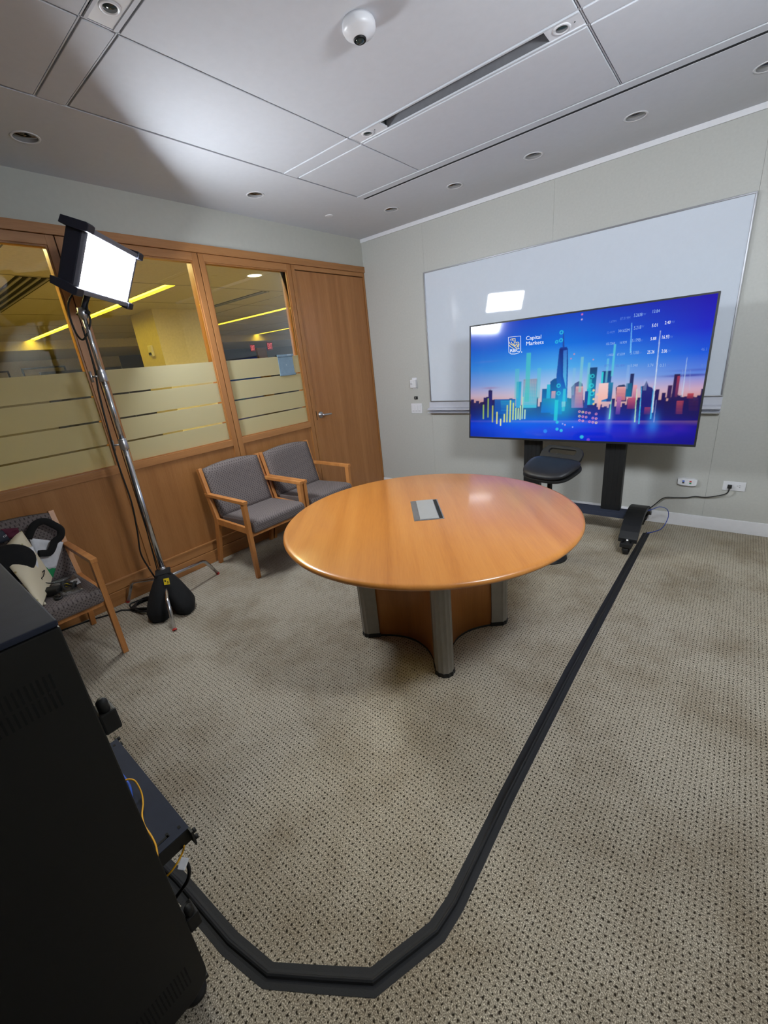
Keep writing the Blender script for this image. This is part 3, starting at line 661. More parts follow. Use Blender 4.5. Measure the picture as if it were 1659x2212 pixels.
def rect(u0, u1, v0, v1, c, al=1., c2=None, fu=.0012, fv=.002, fade=None):
    global img
    m = sm(u0-fu, u0+fu, U)*(1-sm(u1-fu, u1+fu, U))*sm(v0-fv, v0+fv, V)*(1-sm(v1-fv, v1+fv, V))*al
    t = np.clip((V-v0)/max(v1-v0, 1e-6), 0, 1)
    if fade == 'down': m = m*(1-t)
    if fade == 'up': m = m*t
    cc = L3(c)[None, None]*(1-t[..., None])+L3(c2 or c)[None, None]*t[..., None]
    img = img*(1-m[..., None])+cc*m[..., None]
def quad(P, c, c2=None, al=1.):      # polygon in crop pixels
    global img
    Q = [uv(*p) for p in P]; acc = np.zeros(U.shape); n = len(Q)
    for ou, ov in ((-.3, -.3), (.3, -.3), (-.3, .3), (.3, .3)):       # four samples per grid point keep slanted edges smooth
        ins = np.zeros(U.shape, bool); Uo = U+ou/NU; Vo = V+ov/NV
        for i in range(n):
            (a, b), (c_, d) = Q[i], Q[(i+1) % n]
            cond = ((b > Vo) != (d > Vo)); xx = (c_-a)*(Vo-b)/((d-b) if abs(d-b) > 1e-9 else 1e-9)+a
            ins ^= cond & (Uo < xx)
        acc += ins*.25
    v0 = min(q[1] for q in Q); v1 = max(q[1] for q in Q); t = np.clip((V-v0)/(v1-v0+1e-9), 0, 1)[..., None]
    m = (acc*al)[..., None]; cc = L3(c)*(1-t)+L3(c2 or c)*t; img = img*(1-m)+cc*m
def glow(x, y, r, c, al=.5, ry=None):
    global img
    u, v = uv(x, y); d = ((U-u)*16/9)**2/r**2+((V-v))**2/(ry or r)**2; m = (np.exp(-d*2)*al)[..., None]; img = img*(1-m)+L3(c)*m
def bar(x, y0, y1, w_, c, al, c2=None, fade=None):   # vertical bar in crop pixels, w px wide
    u0, v0 = uv(x-w_/2, y0); u1, _ = uv(x+w_/2, y0); ub, v1 = uv(x, y1); rect(u0, u1, v0, v1, c, al, c2, fade=fade)
# thin cloud streaks
for x, y, r, c, al in ((170, 635, .10, (150, 110, 150), .6), (1420, 555, .20, (44, 40, 150), .85), (1480, 520, .18, (60, 70, 180), .5), (150, 470, .16, (90, 120, 200), .3)):
    glow(x, y, r, c, al, .012)
# skyline, left to right: base silhouettes then single towers
def tower(x0, x1, yt, yb, c, c2, al=1.):
    ym = (yt+yb)/2; rect(uv(x0, ym)[0], uv(x1, ym)[0], uv((x0+x1)/2, yt)[1], uv((x0+x1)/2, yb)[1], c, al, c2)
rnd = random.Random(3)
for x in range(50, 1500, 16):
    h = rnd.uniform(690, 760); tower(x, x+20, h, 840, (40, 34, 92), (16, 24, 120))
for x in range(1180, 1520, 20):
    h = rnd.uniform(640, 720); tower(x, x+24, h, 840, (36, 22, 84), (22, 22, 120))
quad([(48, 715), (70, 735), (82, 765), (110, 725), (140, 720), (150, 760), (48, 800)], (46, 30, 70), (20, 24, 110))
tower(160, 184, 650, 830, (38, 34, 86), (20, 40, 150)); glow(172, 652, .016, (34, 30, 80), 1.)
tower(200, 330, 705, 800, (40, 96, 170), (20, 80, 190)); tower(236, 330, 712, 770, (30, 130, 190), (30, 70, 180))
tower(335, 366, 595, 760, (40, 150, 190), (60, 170, 220)); tower(378, 467, 578, 760, (150, 150, 170), (70, 190, 215))
for k in range(8): tower(382+k*11, 386+k*11, 582, 740, (60, 120, 180), (50, 160, 215), .6)
tower(495, 550, 640, 790, (20, 90, 150), (20, 110, 200)); tower(525, 548, 612, 780, (40, 180, 210), (30, 150, 210))
quad([(550, 595), (575, 575), (600, 572), (622, 590), (622, 800), (550, 800)], (20, 80, 140), (20, 100, 190))
tower(555, 580, 655, 760, (205, 150, 160), (120, 110, 190)); tower(500, 580, 700, 790, (30, 130, 170), (20, 90, 200))
# the tall spire
quad([(607, 388), (660, 385), (662, 480), (655, 720), (600, 720), (588, 560)], (20, 50, 140), (26, 110, 200))
quad([(607, 390), (628, 388), (640, 640), (622, 640)], (14, 40, 120), (24, 90, 190)); quad([(632, 400), (655, 395), (650, 640), (630, 560)], (50, 110, 200), (90, 190, 230))
tower(612, 655, 378, 390, (24, 60, 150), (20, 50, 140)); quad([(631, 280), (635, 280), (639, 380), (627, 380)], (30, 70, 160))
# right cluster
quad([(682, 630), (705, 605), (730, 592), (752, 608), (756, 640), (756, 760), (682, 760)], (60, 80, 130), (150, 110, 170))
tower(706, 752, 625, 755, (212, 160, 165), (170, 110, 160)); tower(790, 836, 506, 740, (20, 60, 110), (20, 140, 190)); tower(780, 795, 548, 740, (30, 170, 190), (40, 190, 210))
tower(765, 785, 655, 760, (30, 70, 150), (30, 60, 150)); tower(868, 928, 528, 720, (20, 50, 110), (30, 120, 190)); tower(866, 878, 535, 700, (40, 200, 210), (60, 200, 220)); tower(908, 940, 600, 720, (40, 130, 170), (30, 60, 140))
quad([(856, 606), (915, 603), (910, 700), (872, 712), (860, 770), (850, 770), (850, 690)], (236, 200, 200), (240, 170, 150))
quad([(962, 632), (980, 618), (1015, 612), (1026, 625), (1028, 720), (962, 720)], (40, 60, 100), (60, 60, 110)); tower(965, 1024, 628, 712, (226, 160, 160), (190, 110, 130))
tower(1046, 1070, 545, 690, (30, 40, 90), (40, 60, 120)); tower(1024, 1060, 605, 690, (20, 90, 130), (20, 110, 150)); tower(1068, 1092, 616, 700, (224, 160, 170), (180, 110, 150))
quad([(1118, 625), (1140, 620), (1155, 588), (1168, 625), (1190, 632), (1205, 660), (1205, 790), (1118, 790)], (36, 40, 110), (30, 30, 130))
tower(1320, 1356, 548, 700, (40, 22, 70), (40, 24, 90)); tower(1340, 1358, 560, 690, (150, 50, 80), (90, 40, 90)); tower(1285, 1312, 618, 700, (56, 30, 80), (50, 26, 90))
tower(1410, 1450, 668, 700, (190, 70, 80), (120, 40, 80)); tower(1035, 1085, 695, 765, (190, 90, 120), (120, 40, 90)); tower(1340, 1382, 715, 800, (170, 60, 90), (90, 30, 100)); tower(1140, 1178, 755, 800, (170, 70, 100), (90, 40, 110))
tower(965, 992, 690, 800, (190, 120, 170), (100, 60, 150)); tower(1490, 1506, 640, 760, (34, 22, 74), (30, 22, 90))
# lit window rows
for (x0, x1, y0, y1, c) in ((382, 464, 590, 740, (190, 170, 180)), (706, 752, 640, 740, (150, 90, 120)), (965, 1024, 640, 705, (150, 80, 100)), (1342, 1380, 720, 795, (230, 110, 110)), (240, 330, 720, 780, (60, 180, 220)), (1420, 1480, 700, 780, (110, 40, 90))):
    y = y0
    while y < y1: tower(x0, x1, y, y+3.5, c, c, .55); y += 9
# water
m = sm(.775, .87, V)[..., None]; wat = grad([(0, (6, 60, 220)), (.3, (8, 80, 232)), (.6, (10, 40, 220)), (1, (26, 14, 170))], U)*(1-.18*sm(.88, 1, V)[..., None]); img = img*(1-m)+wat*m
m = (sm(.66, .80, V)*(1-sm(.80, .95, V))*.42)[..., None]; img = img*(1-m)+grad([(0, (10, 60, 180)), (.35, (20, 140, 220)), (.55, (20, 70, 200)), (1, (40, 20, 120))], U)*m
for x, y, r, c, al, ry in ((620, 740, .16, (30, 190, 225), .55, .16), (300, 820, .14, (30, 150, 220), .35, .08), (410, 690, .10, (60, 200, 220), .45, .14), (920, 820, .03, (120, 160, 240), .5, .12), (1195, 850, .05, (60, 150, 255), .6, .10), (1080, 840, .03, (80, 140, 250), .5, .10), (1360, 880, .08, (70, 30, 180), .6, .05), (690, 860, .22, (10, 120, 240), .4, .05)):
    glow(x, y, r, c, al, ry)
# deeper blues towards the sides and the lower edge of the picture
side = sm(.30, .0, U)*.45+sm(.62, 1., U)*.50
low = sm(.60, .74, V)*(1-sm(.80, .92, V))
img *= (1-(side*low*.9))[..., None]
img *= (1-.35*sm(.82, 1., V)*(sm(.25, .0, U)+sm(.55, 1., U)))[..., None]
# chart bars
for x, y0, y1, w_, c, al in ((415, 415, 720, 28, (70, 190, 190), .75), (343, 515, 700, 26, (80, 185, 195), .55), (481, 510, 700, 24, (90, 190, 205), .55), (752, 440, 660, 18, (130, 200, 200), .6), (795, 476, 640, 16, (120, 200, 205), .5), (702, 510, 680, 18, (130, 190, 215), .35),
                            (957, 360, 560, 14, (90, 200, 215), .75), (914, 450, 600, 14, (110, 200, 220), .55), (590, 710, 840, 22, (40, 210, 220), .7), (640, 640, 780, 18, (60, 210, 225), .6), (805, 580, 740, 14, (60, 220, 215), .5), (1043, 490, 640, 18, (150, 190, 230), .3), (1150, 580, 650, 22, (170, 190, 230), .25)):
    bar(x, y0, y1, w_, c, al, fade=None)
for x, y0, y1, c in ((130, 740, 830, (150, 190, 90)), (160, 700, 820, (150, 180, 80)), (188, 745, 850, (180, 190, 80)), (215, 785, 860, (220, 225, 120)), (238, 828, 872, (230, 240, 150)), (261, 798, 850, (220, 230, 130)), (280, 742, 850, (200, 220, 110)), (300, 712, 850, (220, 230, 110)), (318, 728, 835, (210, 230, 120)), (334, 760, 835, (190, 230, 160)), (349, 762, 830, (190, 230, 170)), (363, 745, 835, (200, 230, 170)), (378, 690, 830, (170, 220, 190)), (391, 770, 830, (190, 230, 200))):
    bar(x, y0, y1, 8, c, .85)
def streak(xa, ya, xb, yb, w_, c, al):
    quad([(xa-w_*.2, ya), (xa+w_*.2, ya), (xb+w_/2, yb), (xb-w_/2, yb)], c, c, al)
for a in ((1242, 275, 1190, 790, 9, (210, 225, 240), .85), (1062, 225, 1054, 415, 9, (120, 200, 250), .8), (1410, 440, 1378, 690, 7, (190, 215, 240), .7), (1094, 640, 1080, 850, 8, (190, 240, 200), .8), (1124, 620, 1106, 860, 8, (60, 200, 255), .8), (1200, 620, 1180, 830, 8, (80, 200, 255), .8), (934, 710, 920, 830, 9, (120, 240, 210), .8), (1216, 710, 1200, 850, 6, (170, 180, 240), .6), (1382, 520, 1370, 690, 4, (180, 200, 235), .5), (1430, 520, 1424, 650, 4, (170, 190, 230), .4)):
    streak(*a)
def ringdot(x, y, r, c, al, fill=False):
    global img
    u, v = uv(x, y); d = np.sqrt(((U-u)*16/9)**2+(V-v)**2); m = (1-sm(r*.75, r*1.05, d)) if fill else (1-sm(r*.22, r*.4, np.abs(d-r)))
    img = img*(1-(m*al)[..., None])+L3(c)*(m*al)[..., None]
for i in range(6):
    for j, y in enumerate((783, 812, 838)):
        if (i+j) % 5 != 4: ringdot(733+i*21, y+i*3, .007, ((240, 170, 190), (245, 215, 160), (230, 150, 200))[(i+j) % 3], .9)
for x, y, r in ((593, 850, .014), (592, 893, .014), (618, 902, .014), (602, 620, .013), (602, 668, .013), (747, 942, .016), (590, 345, .010), (617, 335, .012), (620, 285, .012), (808, 620, .014), (812, 670, .014), (815, 560, .012)):
    ringdot(x, y, r, (50, 210, 225), .7, y > 840)
for x, y, r, c in ((750, 172, .008, (220, 120, 180)), (748, 204, .007, (210, 190, 220)), (822, 650, .010, (240, 210, 150)), (846, 675, .010, (245, 200, 150)), (822, 705, .009, (245, 220, 150)), (822, 735, .009, (245, 215, 130)), (627, 860, .007, (150, 180, 250)), (642, 866, .007, (220, 170, 210)), (690, 880, .006, (170, 190, 250)), (788, 960, .014, (120, 80, 220)), (518, 906, .018, (30, 140, 240)), (680, 450, .007, (200, 130, 170)), (700, 422, .007, (210, 150, 150)), (820, 456, .006, (200, 150, 170))):
    ringdot(x, y, r, c, .8, True)
pd = np.pad(img, ((1, 1), (1, 1), (0, 0)), 'edge')
img = np.clip(.4*img+.15*(pd[:-2, 1:-1]+pd[2:, 1:-1]+pd[1:-1, :-2]+pd[1:-1, 2:]), 0, 1)
vs = np.stack([sx0+U*(sx1-sx0), np.full(U.shape, YS-.002), sz1-V*(sz1-sz0)], -1).reshape(-1, 3)
idx = np.arange((NU+1)*(NV+1)).reshape(NV+1, NU+1)
fc = np.stack([idx[1:, :-1], idx[1:, 1:], idx[:-1, 1:], idx[:-1, :-1]], -1).reshape(-1, 4)
me = bpy.data.meshes.new('screen'); me.vertices.add(len(vs)); me.vertices.foreach_set('co', vs.ravel().astype(np.float32))
me.loops.add(fc.size); me.loops.foreach_set('vertex_index', fc.ravel().astype(np.int32)); me.polygons.add(len(fc))
me.polygons.foreach_set('loop_start', (np.arange(len(fc))*4).astype(np.int32)); me.polygons.foreach_set('loop_total', np.full(len(fc), 4, np.int32))
me.update(calc_edges=True)
at = me.color_attributes.new('picture', 'FLOAT_COLOR', 'POINT')
at.data.foreach_set('color', np.concatenate([img.reshape(-1, 3), np.ones((len(vs), 1))], 1).ravel().astype(np.float32))
me.materials.append(M['screen']); scr = link('screen', me, tv)
M['txt'] = emis('screen_white', (235, 240, 250), 1.0, base=.004); M['txt2'] = emis('screen_pale', (136, 172, 226), 1.0, base=.004); M['txt3'] = emis('screen_faint', (70, 112, 206), 1.0, base=.004); M['gold'] = emis('screen_gold', (246, 226, 120), 1.0, base=.004)
def stext(s, x, y, hpx, m, wpx, bold=0.):     # baseline-left at crop pixel, cap height and width in crop pixels
    A = tvp(*crop(x, y)); B = tvp(*crop(x, y-hpx)); Wd = tvp(*crop(x+wpx, y)).x-A.x; size = (B.z-A.z)/.70
    o = text_mesh('lettering', s, size, m, scr, Matrix.Identity(4), 'LEFT', .0002, bold)
    xs_ = [v.co.x for v in o.data.vertices]; k = Wd/(max(xs_)-min(xs_))
    o.data.transform(FACE_Y((A.x, YS-.0032, A.z)) @ Matrix.Diagonal((k, 1, 1, 1))); return o
stext('Capital', 396, 334, 24, 'txt', 94, 0); stext('Markets', 396, 368, 24, 'txt', 109, 0); stext('RBC', 296, 411, 20, 'txt', 58, .0003)
for s_, x, y, h, m in (('5.263B', 1074, 189, 21, 'txt2'), ('13.84', 1188, 165, 20, 'txt2'), ('87.019M', 988, 209, 18, 'txt3'), ('1.679M', 918, 226, 14, 'txt3'),
                      ('5.218', 1074, 268, 22, 'txt2'), ('5.01', 1186, 253, 21, 'txt'), ('2.40', 1268, 235, 20, 'txt'), ('344.622M', 975, 286, 18, 'txt2'), ('32.442M', 904, 295, 15, 'txt3'),
                      ('5.179B', 1062, 347, 20, 'txt2'), ('5.88', 1178, 336, 20, 'txt'), ('16.93', 1247, 327, 22, 'txt'), ('16.92M', 984, 358, 16, 'txt2'), ('102.736K', 898, 366, 15, 'txt2'),
                      ('5.135B', 1052, 424, 19, 'txt2'), ('25.26', 1158, 420, 21, 'txt'), ('2.06', 1247, 414, 21, 'txt'), ('67.633M', 968, 432, 16, 'txt2'), ('1.445B', 902, 436, 15, 'txt2'),
                      ('5.048', 1053, 503, 18, 'txt2'), ('5.74', 1160, 503, 20, 'txt2'), ('0.31', 1236, 503, 20, 'txt2'), ('102.183K', 958, 503, 15, 'txt3'), ('107.1', 886, 503, 15, 'txt3'),
                      ('TRY', 1130, 178, 13, 'txt3'), ('TRY', 1118, 256, 13, 'txt3'), ('TRY', 1310, 228, 14, 'txt3'), ('TRY', 1299, 322, 15, 'txt3'), ('TRY', 1288, 410, 15, 'txt3'), ('TRY', 1278, 501, 15, 'txt3'), ('TRY', 1112, 343, 12, 'txt3'), ('TRY', 1102, 421, 12, 'txt3'), ('46.1', 1496, 402, 20, 'txt3'), ('8.6', 1496, 502, 18, 'txt3')):
    stext(s_, x, y, h, m, len(s_)*(8.8 if h > 17 else 7.0) if s_ != 'TRY' else 21)
YE = YS-.0032
def sline(P, wpx, m, name='emblem_line', closed=False):
    Q = [tvp(*crop(*p)) for p in P]; MB().tube([(q.x, YE, q.z) for q in Q], wpx*.00118/2, 6, closed, flat=.12, up0=(0, 1, 0)).build(name, m, scr)
sline([(287, 316), (364, 308), (364, 400), (352, 414), (328, 421), (304, 421), (290, 412)], 4.2, 'txt', closed=True)
for P in ([(298, 336), (302, 328), (310, 326), (314, 334), (308, 338)], [(310, 326), (330, 324), (330, 346), (322, 352), (322, 362), (332, 370)],
          [(292, 344), (296, 356), (312, 366), (328, 376), (338, 388)], [(304, 346), (312, 358), (324, 366), (332, 372)], [(292, 364), (298, 374), (312, 382), (320, 390)],
          [(332, 352), (342, 346), (352, 348), (354, 360), (352, 374), (352, 388), (338, 388)], [(330, 368), (338, 358), (348, 358), (350, 368)], [(340, 362), (342, 374), (336, 380)], [(346, 366), (346, 380)], [(318, 334), (324, 336)], [(320, 344), (326, 344)]):
    sline(P, 4.0, 'gold')
MB().lathe([(.004, 0), (.004, .0005), (0, .0005)], 12, FACE_Y(tvp(*crop(370, 409))+Vector((0, -.0028, 0)))).build('emblem_dot', 'txt', scr)

# ================================================================ WALL THINGS
wbd = root('whiteboard', (2.04, 0, .93)); bx0, bx1, bz0, bz1 = .781, 3.297, 1.042, 2.297; fw = .011
box('glass_panel', 'board', bx0+fw, bx1-fw, -.012, -.001, bz0+fw, bz1-fw, wbd)
for a in ((bx0, bx1, bz1-fw, bz1), (bx0, bx1, bz0, bz0+fw), (bx0, bx0+fw, bz0+fw, bz1-fw), (bx1-fw, bx1, bz0+fw, bz1-fw)): box('frame_bar', 'framebar', a[0], a[1], -.020, -.001, a[2], a[3], wbd, bevel=.002)
MB().prism([(0, .972), (0, 1.040), (-.012, 1.040), (-.014, .985), (-.055, .976), (-.060, .968), (-.060, .958), (-.012, .950), (-.012, .934), (-.060, .934), (-.060, .928), (0, .928)], bx0-.018, bx1+.004, basis((0, 0, 0), (0, 1, 0), (0, 0, 1), (1, 0, 0))).build('marker_tray', 'tray', wbd)
tag(wbd, 'wide white glass marker board with aluminium frame and tray', 'whiteboard')
th = root('thermostat', (.575, 0, 1.19))
box('back_plate', 'plate', .552, .612, -.010, 0, 1.185, 1.305, th, bevel=.002); box('body', 'plate', .535, .612, -.034, -.010, 1.20, 1.285, th, bevel=.004)
box('keypad', 'paper', .540, .572, -.036, -.034, 1.222, 1.262, th)
for i in range(2):
    for j in range(2): box('key', 'grey', .543+.015*i, .553+.015*i, -.0375, -.036, 1.232+.014*j, 1.240+.014*j, th)
tag(th, 'small white thermostat with four keys left of the whiteboard', 'thermostat')
bs = root('wall_sensor', (.582, 0, 1.075)); box('body', 'blkrub', .562, .606, -.010, 0, 1.072, 1.104, bs, bevel=.003)
MB().lathe([(.008, 0), (.007, .003), (0, .004)], 14, FACE_Y((.581, -.010, 1.088))).build('eye', 'grey', bs); tag(bs, 'tiny black wall sensor between thermostat and switches', 'sensor')
sw = root('switch_plate', (.583, 0, .917)); box('plate', 'plate', .511, .658, -.008, 0, .917, 1.028, sw, bevel=.002)
for i in range(3):
    k = box('rocker', 'plate', .528+.040*i, .562+.040*i, -.011, -.008, .938, 1.008, sw, bevel=.001); box('slider', 'grey', .530+.040*i, .554+.040*i, -.0125, -.011, .943, .948, k)
tag(sw, 'white triple light switch plate left of the whiteboard tray', 'switch')
av = root('connector_box', (3.17, 0, .35)); MB().prism([(3.108, .362), (3.135, .352), (3.205, .350), (3.232, .357), (3.236, .400), (3.208, .409), (3.135, .410), (3.106, .404)], 0, .028, basis((0, 0, 0), (1, 0, 0), (0, 0, 1), (0, -1, 0))).build('shell', 'plate', av, bevel=.003)
for x, z, c in ((3.146, .388, 'blue'), (3.146, .374, 'blkrub'), (3.192, .388, 'red'), (3.192, .374, 'green')): box('jack', c, x-.007, x+.007, -.030, -.027, z-.005, z+.005, av)
tag(av, 'white wall box with four coloured data jacks', 'wall socket')
ol = root('power_outlet', (3.46, 0, .34)); box('plate', 'plate', 3.395, 3.530, -.007, 0, .338, .408, ol, bevel=.002)
for xc in (3.437, 3.490):
    r_ = box('socket', 'plate', xc-.018, xc+.018, -.009, -.007, .353, .393, ol, bevel=.001)
    for dx, dz in ((-.007, .005), (.006, .008), (.006, -.006)): box('hole', 'slotblack', xc+dx-.0035, xc+dx+.0035, -.0095, -.009, .373+dz-.0012, .373+dz+.0012, r_)
tag(ol, 'white double power outlet low on the television wall', 'outlet')
pc = root('mains_cable', (3.2, -.03, .2))
box('plug', 'blkrub', 3.424, 3.450, -.034, -.0095, .358, .386, pc, bevel=.006)
P = [(3.437, -.030, .366), (3.434, -.036, .335), (3.415, -.034, .312), (3.36, -.026, .286), (3.30, -.02, .268), (3.235, -.018, .266), (3.185, -.018, .250), (3.10, -.02, .240), (3.03, -.05, .236), (2.985, -.24, .225), (2.95, -.36, .215), (2.93, -.40, .207)]
MB().tube(smoothpath(P, 5), .0042, 8).build('cord', 'blkrub', pc); tag(pc, 'black power cord from the outlet to the television cart', 'cord')
P = [(2.93, -.37, .209), (2.985, -.33, .222), (3.03, -.24, .222), (3.075, -.14, .17), (3.085, -.11, .09), (3.06, -.18, .02), (3.01, -.25, .006), (2.972, -.30, .006)]
tag(MB().tube(smoothpath(P, 6), .003, 8).build('network_cable', 'bluedark'), 'blue network cable looping from the television cart to the floor tape', 'cable')

# --- taped cable run over the carpet
P = [(2.968, -.286, .023), (2.952, -1.2, .026), (2.936, -2.20, .029), (2.935, -2.97, .027), (2.943, -3.36, .028), (2.934, -3.448, .029), (2.853, -3.636, .029), (2.736, -3.715, .028), (2.613, -3.796, .027), (2.462, -3.822, .029), (2.183, -3.838, .029), (1.97, -3.862, .028)]
tp = root('taped_cable', (2.94, -2.3, 0))
def strip(P, name):
    mb = MB(); vs = []; fs = []; prof = [(-1, .0012), (-.5, .0016), (-.26, .003), (-.15, .009), (0, .0115), (.15, .009), (.26, .003), (.5, .0016), (1, .0012), (1, 0), (-1, 0)]; n = len(prof)
    for i, (x, y, w_) in enumerate(P):
        a = Vector(P[max(i-1, 0)][:2]); b2 = Vector(P[min(i+1, len(P)-1)][:2]); c = Vector((x, y))
        d1 = (c-a).normalized() if i > 0 else (b2-c).normalized(); d2 = (b2-c).normalized() if i < len(P)-1 else d1
        t = (d1+d2).normalized(); nn = Vector((-t.y, t.x)); k = 1/max(.5, t.dot(d1))
        for u, z in prof: vs.append((x+nn.x*u*w_*k, y+nn.y*u*w_*k, z))
    for i in range(len(P)-1):
        for k in range(n): fs.append((i*n+k, i*n+(k+1) % n, (i+1)*n+(k+1) % n, (i+1)*n+k))
    fs += [tuple(range(n)), tuple((len(P)-1)*n+k for k in range(n-1, -1, -1))]
    return mb.add(vs, fs).build(name, 'tape', tp)
strip(P, 'tape_run')
tag(tp, 'cable under black gaffer tape running along and curving across the carpet', 'taped cable')

# ================================================================ LED PANEL LIGHTS ON STANDS
def led_light(base, az, zc, back, name, feet, with_cable, label):
    """base: pole foot; az: facing direction; zc: height of the panel centre; back: panel centre from pole (x, y)"""
    t = root(name, (base[0], base[1], 0)); bxx, byy = base
    # legs
    for (fx, fy), br in feet:
        d = Vector((fx, fy)); r = d.length; d.normalize()
        P = [(bxx, byy, .205), (bxx+d.x*.10, byy+d.y*.10, .200), (bxx+d.x*r*br, byy+d.y*r*br, .175), (bxx+d.x*r*(br+.06), byy+d.y*r*(br+.06), .160), (bxx+d.x*r*(br+.10), byy+d.y*r*(br+.10), .135), (bxx+fx, byy+fy, .008)]
        lg = MB().tube(P, .0125, 12).build('leg', 'chrome', t)
        e = Vector((bxx+fx, byy+fy, .008)); q = (e-Vector(P[-2])).normalized()
        MB().tube([e-q*.004, e+q*.005], .0140, 12).build('leg_cap', 'red', lg)
    # pole in three stages with collars
    ztop = zc-.22
    MB().tube([(bxx, byy, .17), (bxx, byy, 1.2)], .0175, 16).build('lower_tube', 'chrome', t)
    MB().tube([(bxx, byy, 1.2), (bxx, byy, 1.60)], .0150, 16).build('middle_tube', 'chrome', t)
    MB().tube([(bxx, byy, 1.60), (bxx, byy, ztop)], .0122, 16).build('upper_tube', 'chrome', t)
    MB().lathe([(.0, .165), (.030, .165), (.032, .20), (.024, .225), (.024, .262), (.034, .266), (.034, .272), (.026, .276), (.024, .30), (0, .30)], 24, Matrix.Translation((bxx, byy, 0))).build('hub', 'chrome', t)
    for z, sgn in ((1.185, 1), (1.605, 1)):
        c = MB().lathe([(.0, -.035), (.023, -.035), (.025, -.03), (.025, .02), (.021, .028), (.024, .034), (0, .036)], 24, Matrix.Translation((bxx, byy, z))).build('collar', 'alu', t)
        u = Vector((-.55, -.83)) if with_cable else Vector((.55, -.83))
        MB().tube([(bxx+u.x*.02, byy+u.y*.02, z), (bxx+u.x*.058, byy+u.y*.058, z)], .0065, 10).tube([(bxx+u.x*.060, byy+u.y*.060, z-.032), (bxx+u.x*.060, byy+u.y*.060, z+.032)], .0085, 8).build('tee_knob', 'alu', c)
    # head: panel frame axes from the facing direction
    tilt = math.radians(27.5); dh = Vector((math.cos(az), math.sin(az), 0)); nv = Vector((dh.x*math.cos(tilt), dh.y*math.cos(tilt), -math.sin(tilt)))
    ux = Vector((-dh.y, dh.x, 0)); vy = nv.cross(ux)*1.0
    if vy.z < 0: vy = -vy
    C = Vector((bxx+back[0], byy+back[1], zc)); TP = basis(C, ux, vy, nv)      # local x across, y up, z out of the face
    hw, hh = .276, .137
    MB().box(-hw, hw, -hh, hh, -.004, .0, TP).build('diffuser', 'led', t)
    MB().box(-hw-.028, hw+.028, -hh-.012, hh+.012, -.085, -.006, TP).build('housing', 'housing', t, bevel=.008)
    for s in (-1, 1):
        MB().box(-hw-.028, hw+.028, s*(hh+.014)-.014, s*(hh+.014)+.014, -.060, .022, TP).build('side_rail', 'padlum', t, bevel=.006)
        MB().box(s*(hw+.014)-.012, s*(hw+.014)+.012, -hh, hh, -.055, .010, TP).build('end_rail', 'padlum', t, bevel=.004)
        for k in (-1, 1):
            pr = [(-.105, -.026), (-.10, .012), (.018, .026), (.030, .020), (.030, -.016), (-.04, -.026)]
            Tm = basis(TP @ Vector((s*(hw+.022), k*(hh+.016), 0)), ux, vy, nv) @ basis((0, 0, 0), (0, 0, 1), (0, k, 0), (1, 0, 0))
            MB().prism(pr, -.034, .034, Tm).build('corner_bumper', 'housing', t, bevel=.004)
    # yoke, handle and tilt clamp behind the panel
    yk = MB().tube([TP @ Vector(p) for p in smoothpath([(-.10, -.09, -.09), (-.10, -.05, -.135), (-.10, .05, -.135), (-.10, .09, -.09)], 4)], .007, 8).build('carry_handle', 'housing', t)
    MB().tube([TP @ Vector(p) for p in smoothpath([(.10, -.09, -.09), (.10, -.05, -.135), (.10, .05, -.135), (.10, .09, -.09)], 4)], .007, 8).build('carry_handle', 'housing', t)
    bk = TP @ Vector((0, -.03, -.10)); top = Vector((bxx, byy, ztop))
    MB().tube([bk, (bk+top)/2+Vector((0, 0, -.02)), top], .016, 12).build('yoke_arm', 'housing', t)
    MB().lathe([(0, -.03), (.022, -.028), (.026, 0), (.022, .028), (0, .03)], 20, Matrix.Translation(top+Vector((0, 0, .0)))).build('tilt_clamp', 'alu', t)
    MB().tube([top+Vector((-.03, -.02, 0)), top+Vector((.045, .02, .0))], .008, 10).build('clamp_knob', 'blkrub', t)
    if with_cable:
        Pc = [TP @ Vector((-.06, -.10, -.085)), Vector((bxx-.05, byy-.04, zc-.16)), Vector((bxx-.06, byy-.05, zc-.30)), Vector((bxx-.015, byy-.035, zc-.36)), Vector((bxx+.015, byy+.02, zc-.27)), Vector((bxx+.012, byy+.03, zc-.18)), TP @ Vector((.02, -.12, -.07))]
        MB().tube(smoothpath(Pc, 6), .0055, 8).build('head_cable', 'blkrub', t)
        Pc = [pix(x, y, 'x', X) for x, y, X in ((178, 706, .345), (190, 745, .34), (205, 800, .34), (215, 855, .335), (236, 935, .335), (258, 1010, .325), (284, 1085, .32), (297, 1150, .30), (304, 1195, .28), (322, 1228, .28), (345, 1262, .30))]
        MB().tube(smoothpath([tuple(p) for p in Pc], 5), .0055, 8).build('power_cable', 'blkrub', t)
        Pc = [pix(x, y, 'x', X) for x, y, X in ((272, 982, .37), (285, 1035, .37), (310, 1120, .36), (326, 1180, .35), (340, 1232, .34))]
        MB().tube(smoothpath([tuple(p) for p in Pc], 5), .004, 8).build('hanging_cord', 'blkrub', t)
    return tag(t, label, 'studio light', 'LED panel lights on stands')
PB = (.36, -2.98)
led_light(PB, math.radians(45.3), 2.172, (.055, .182), 'studio_light', [((.372, -.166), .70), ((-.108, .432), .74), ((-.335, -.185), .72)], True, 'bright LED panel light on a chrome stand by the windows')
led_light((3.84, -2.86), math.radians(130), 2.26, (-.09, .15), 'studio_light', [((-.12, -.42), .70), ((.10, .42), .74), ((.20, -.36), .72)], False, 'matching LED panel light on a chrome stand right of the camera')

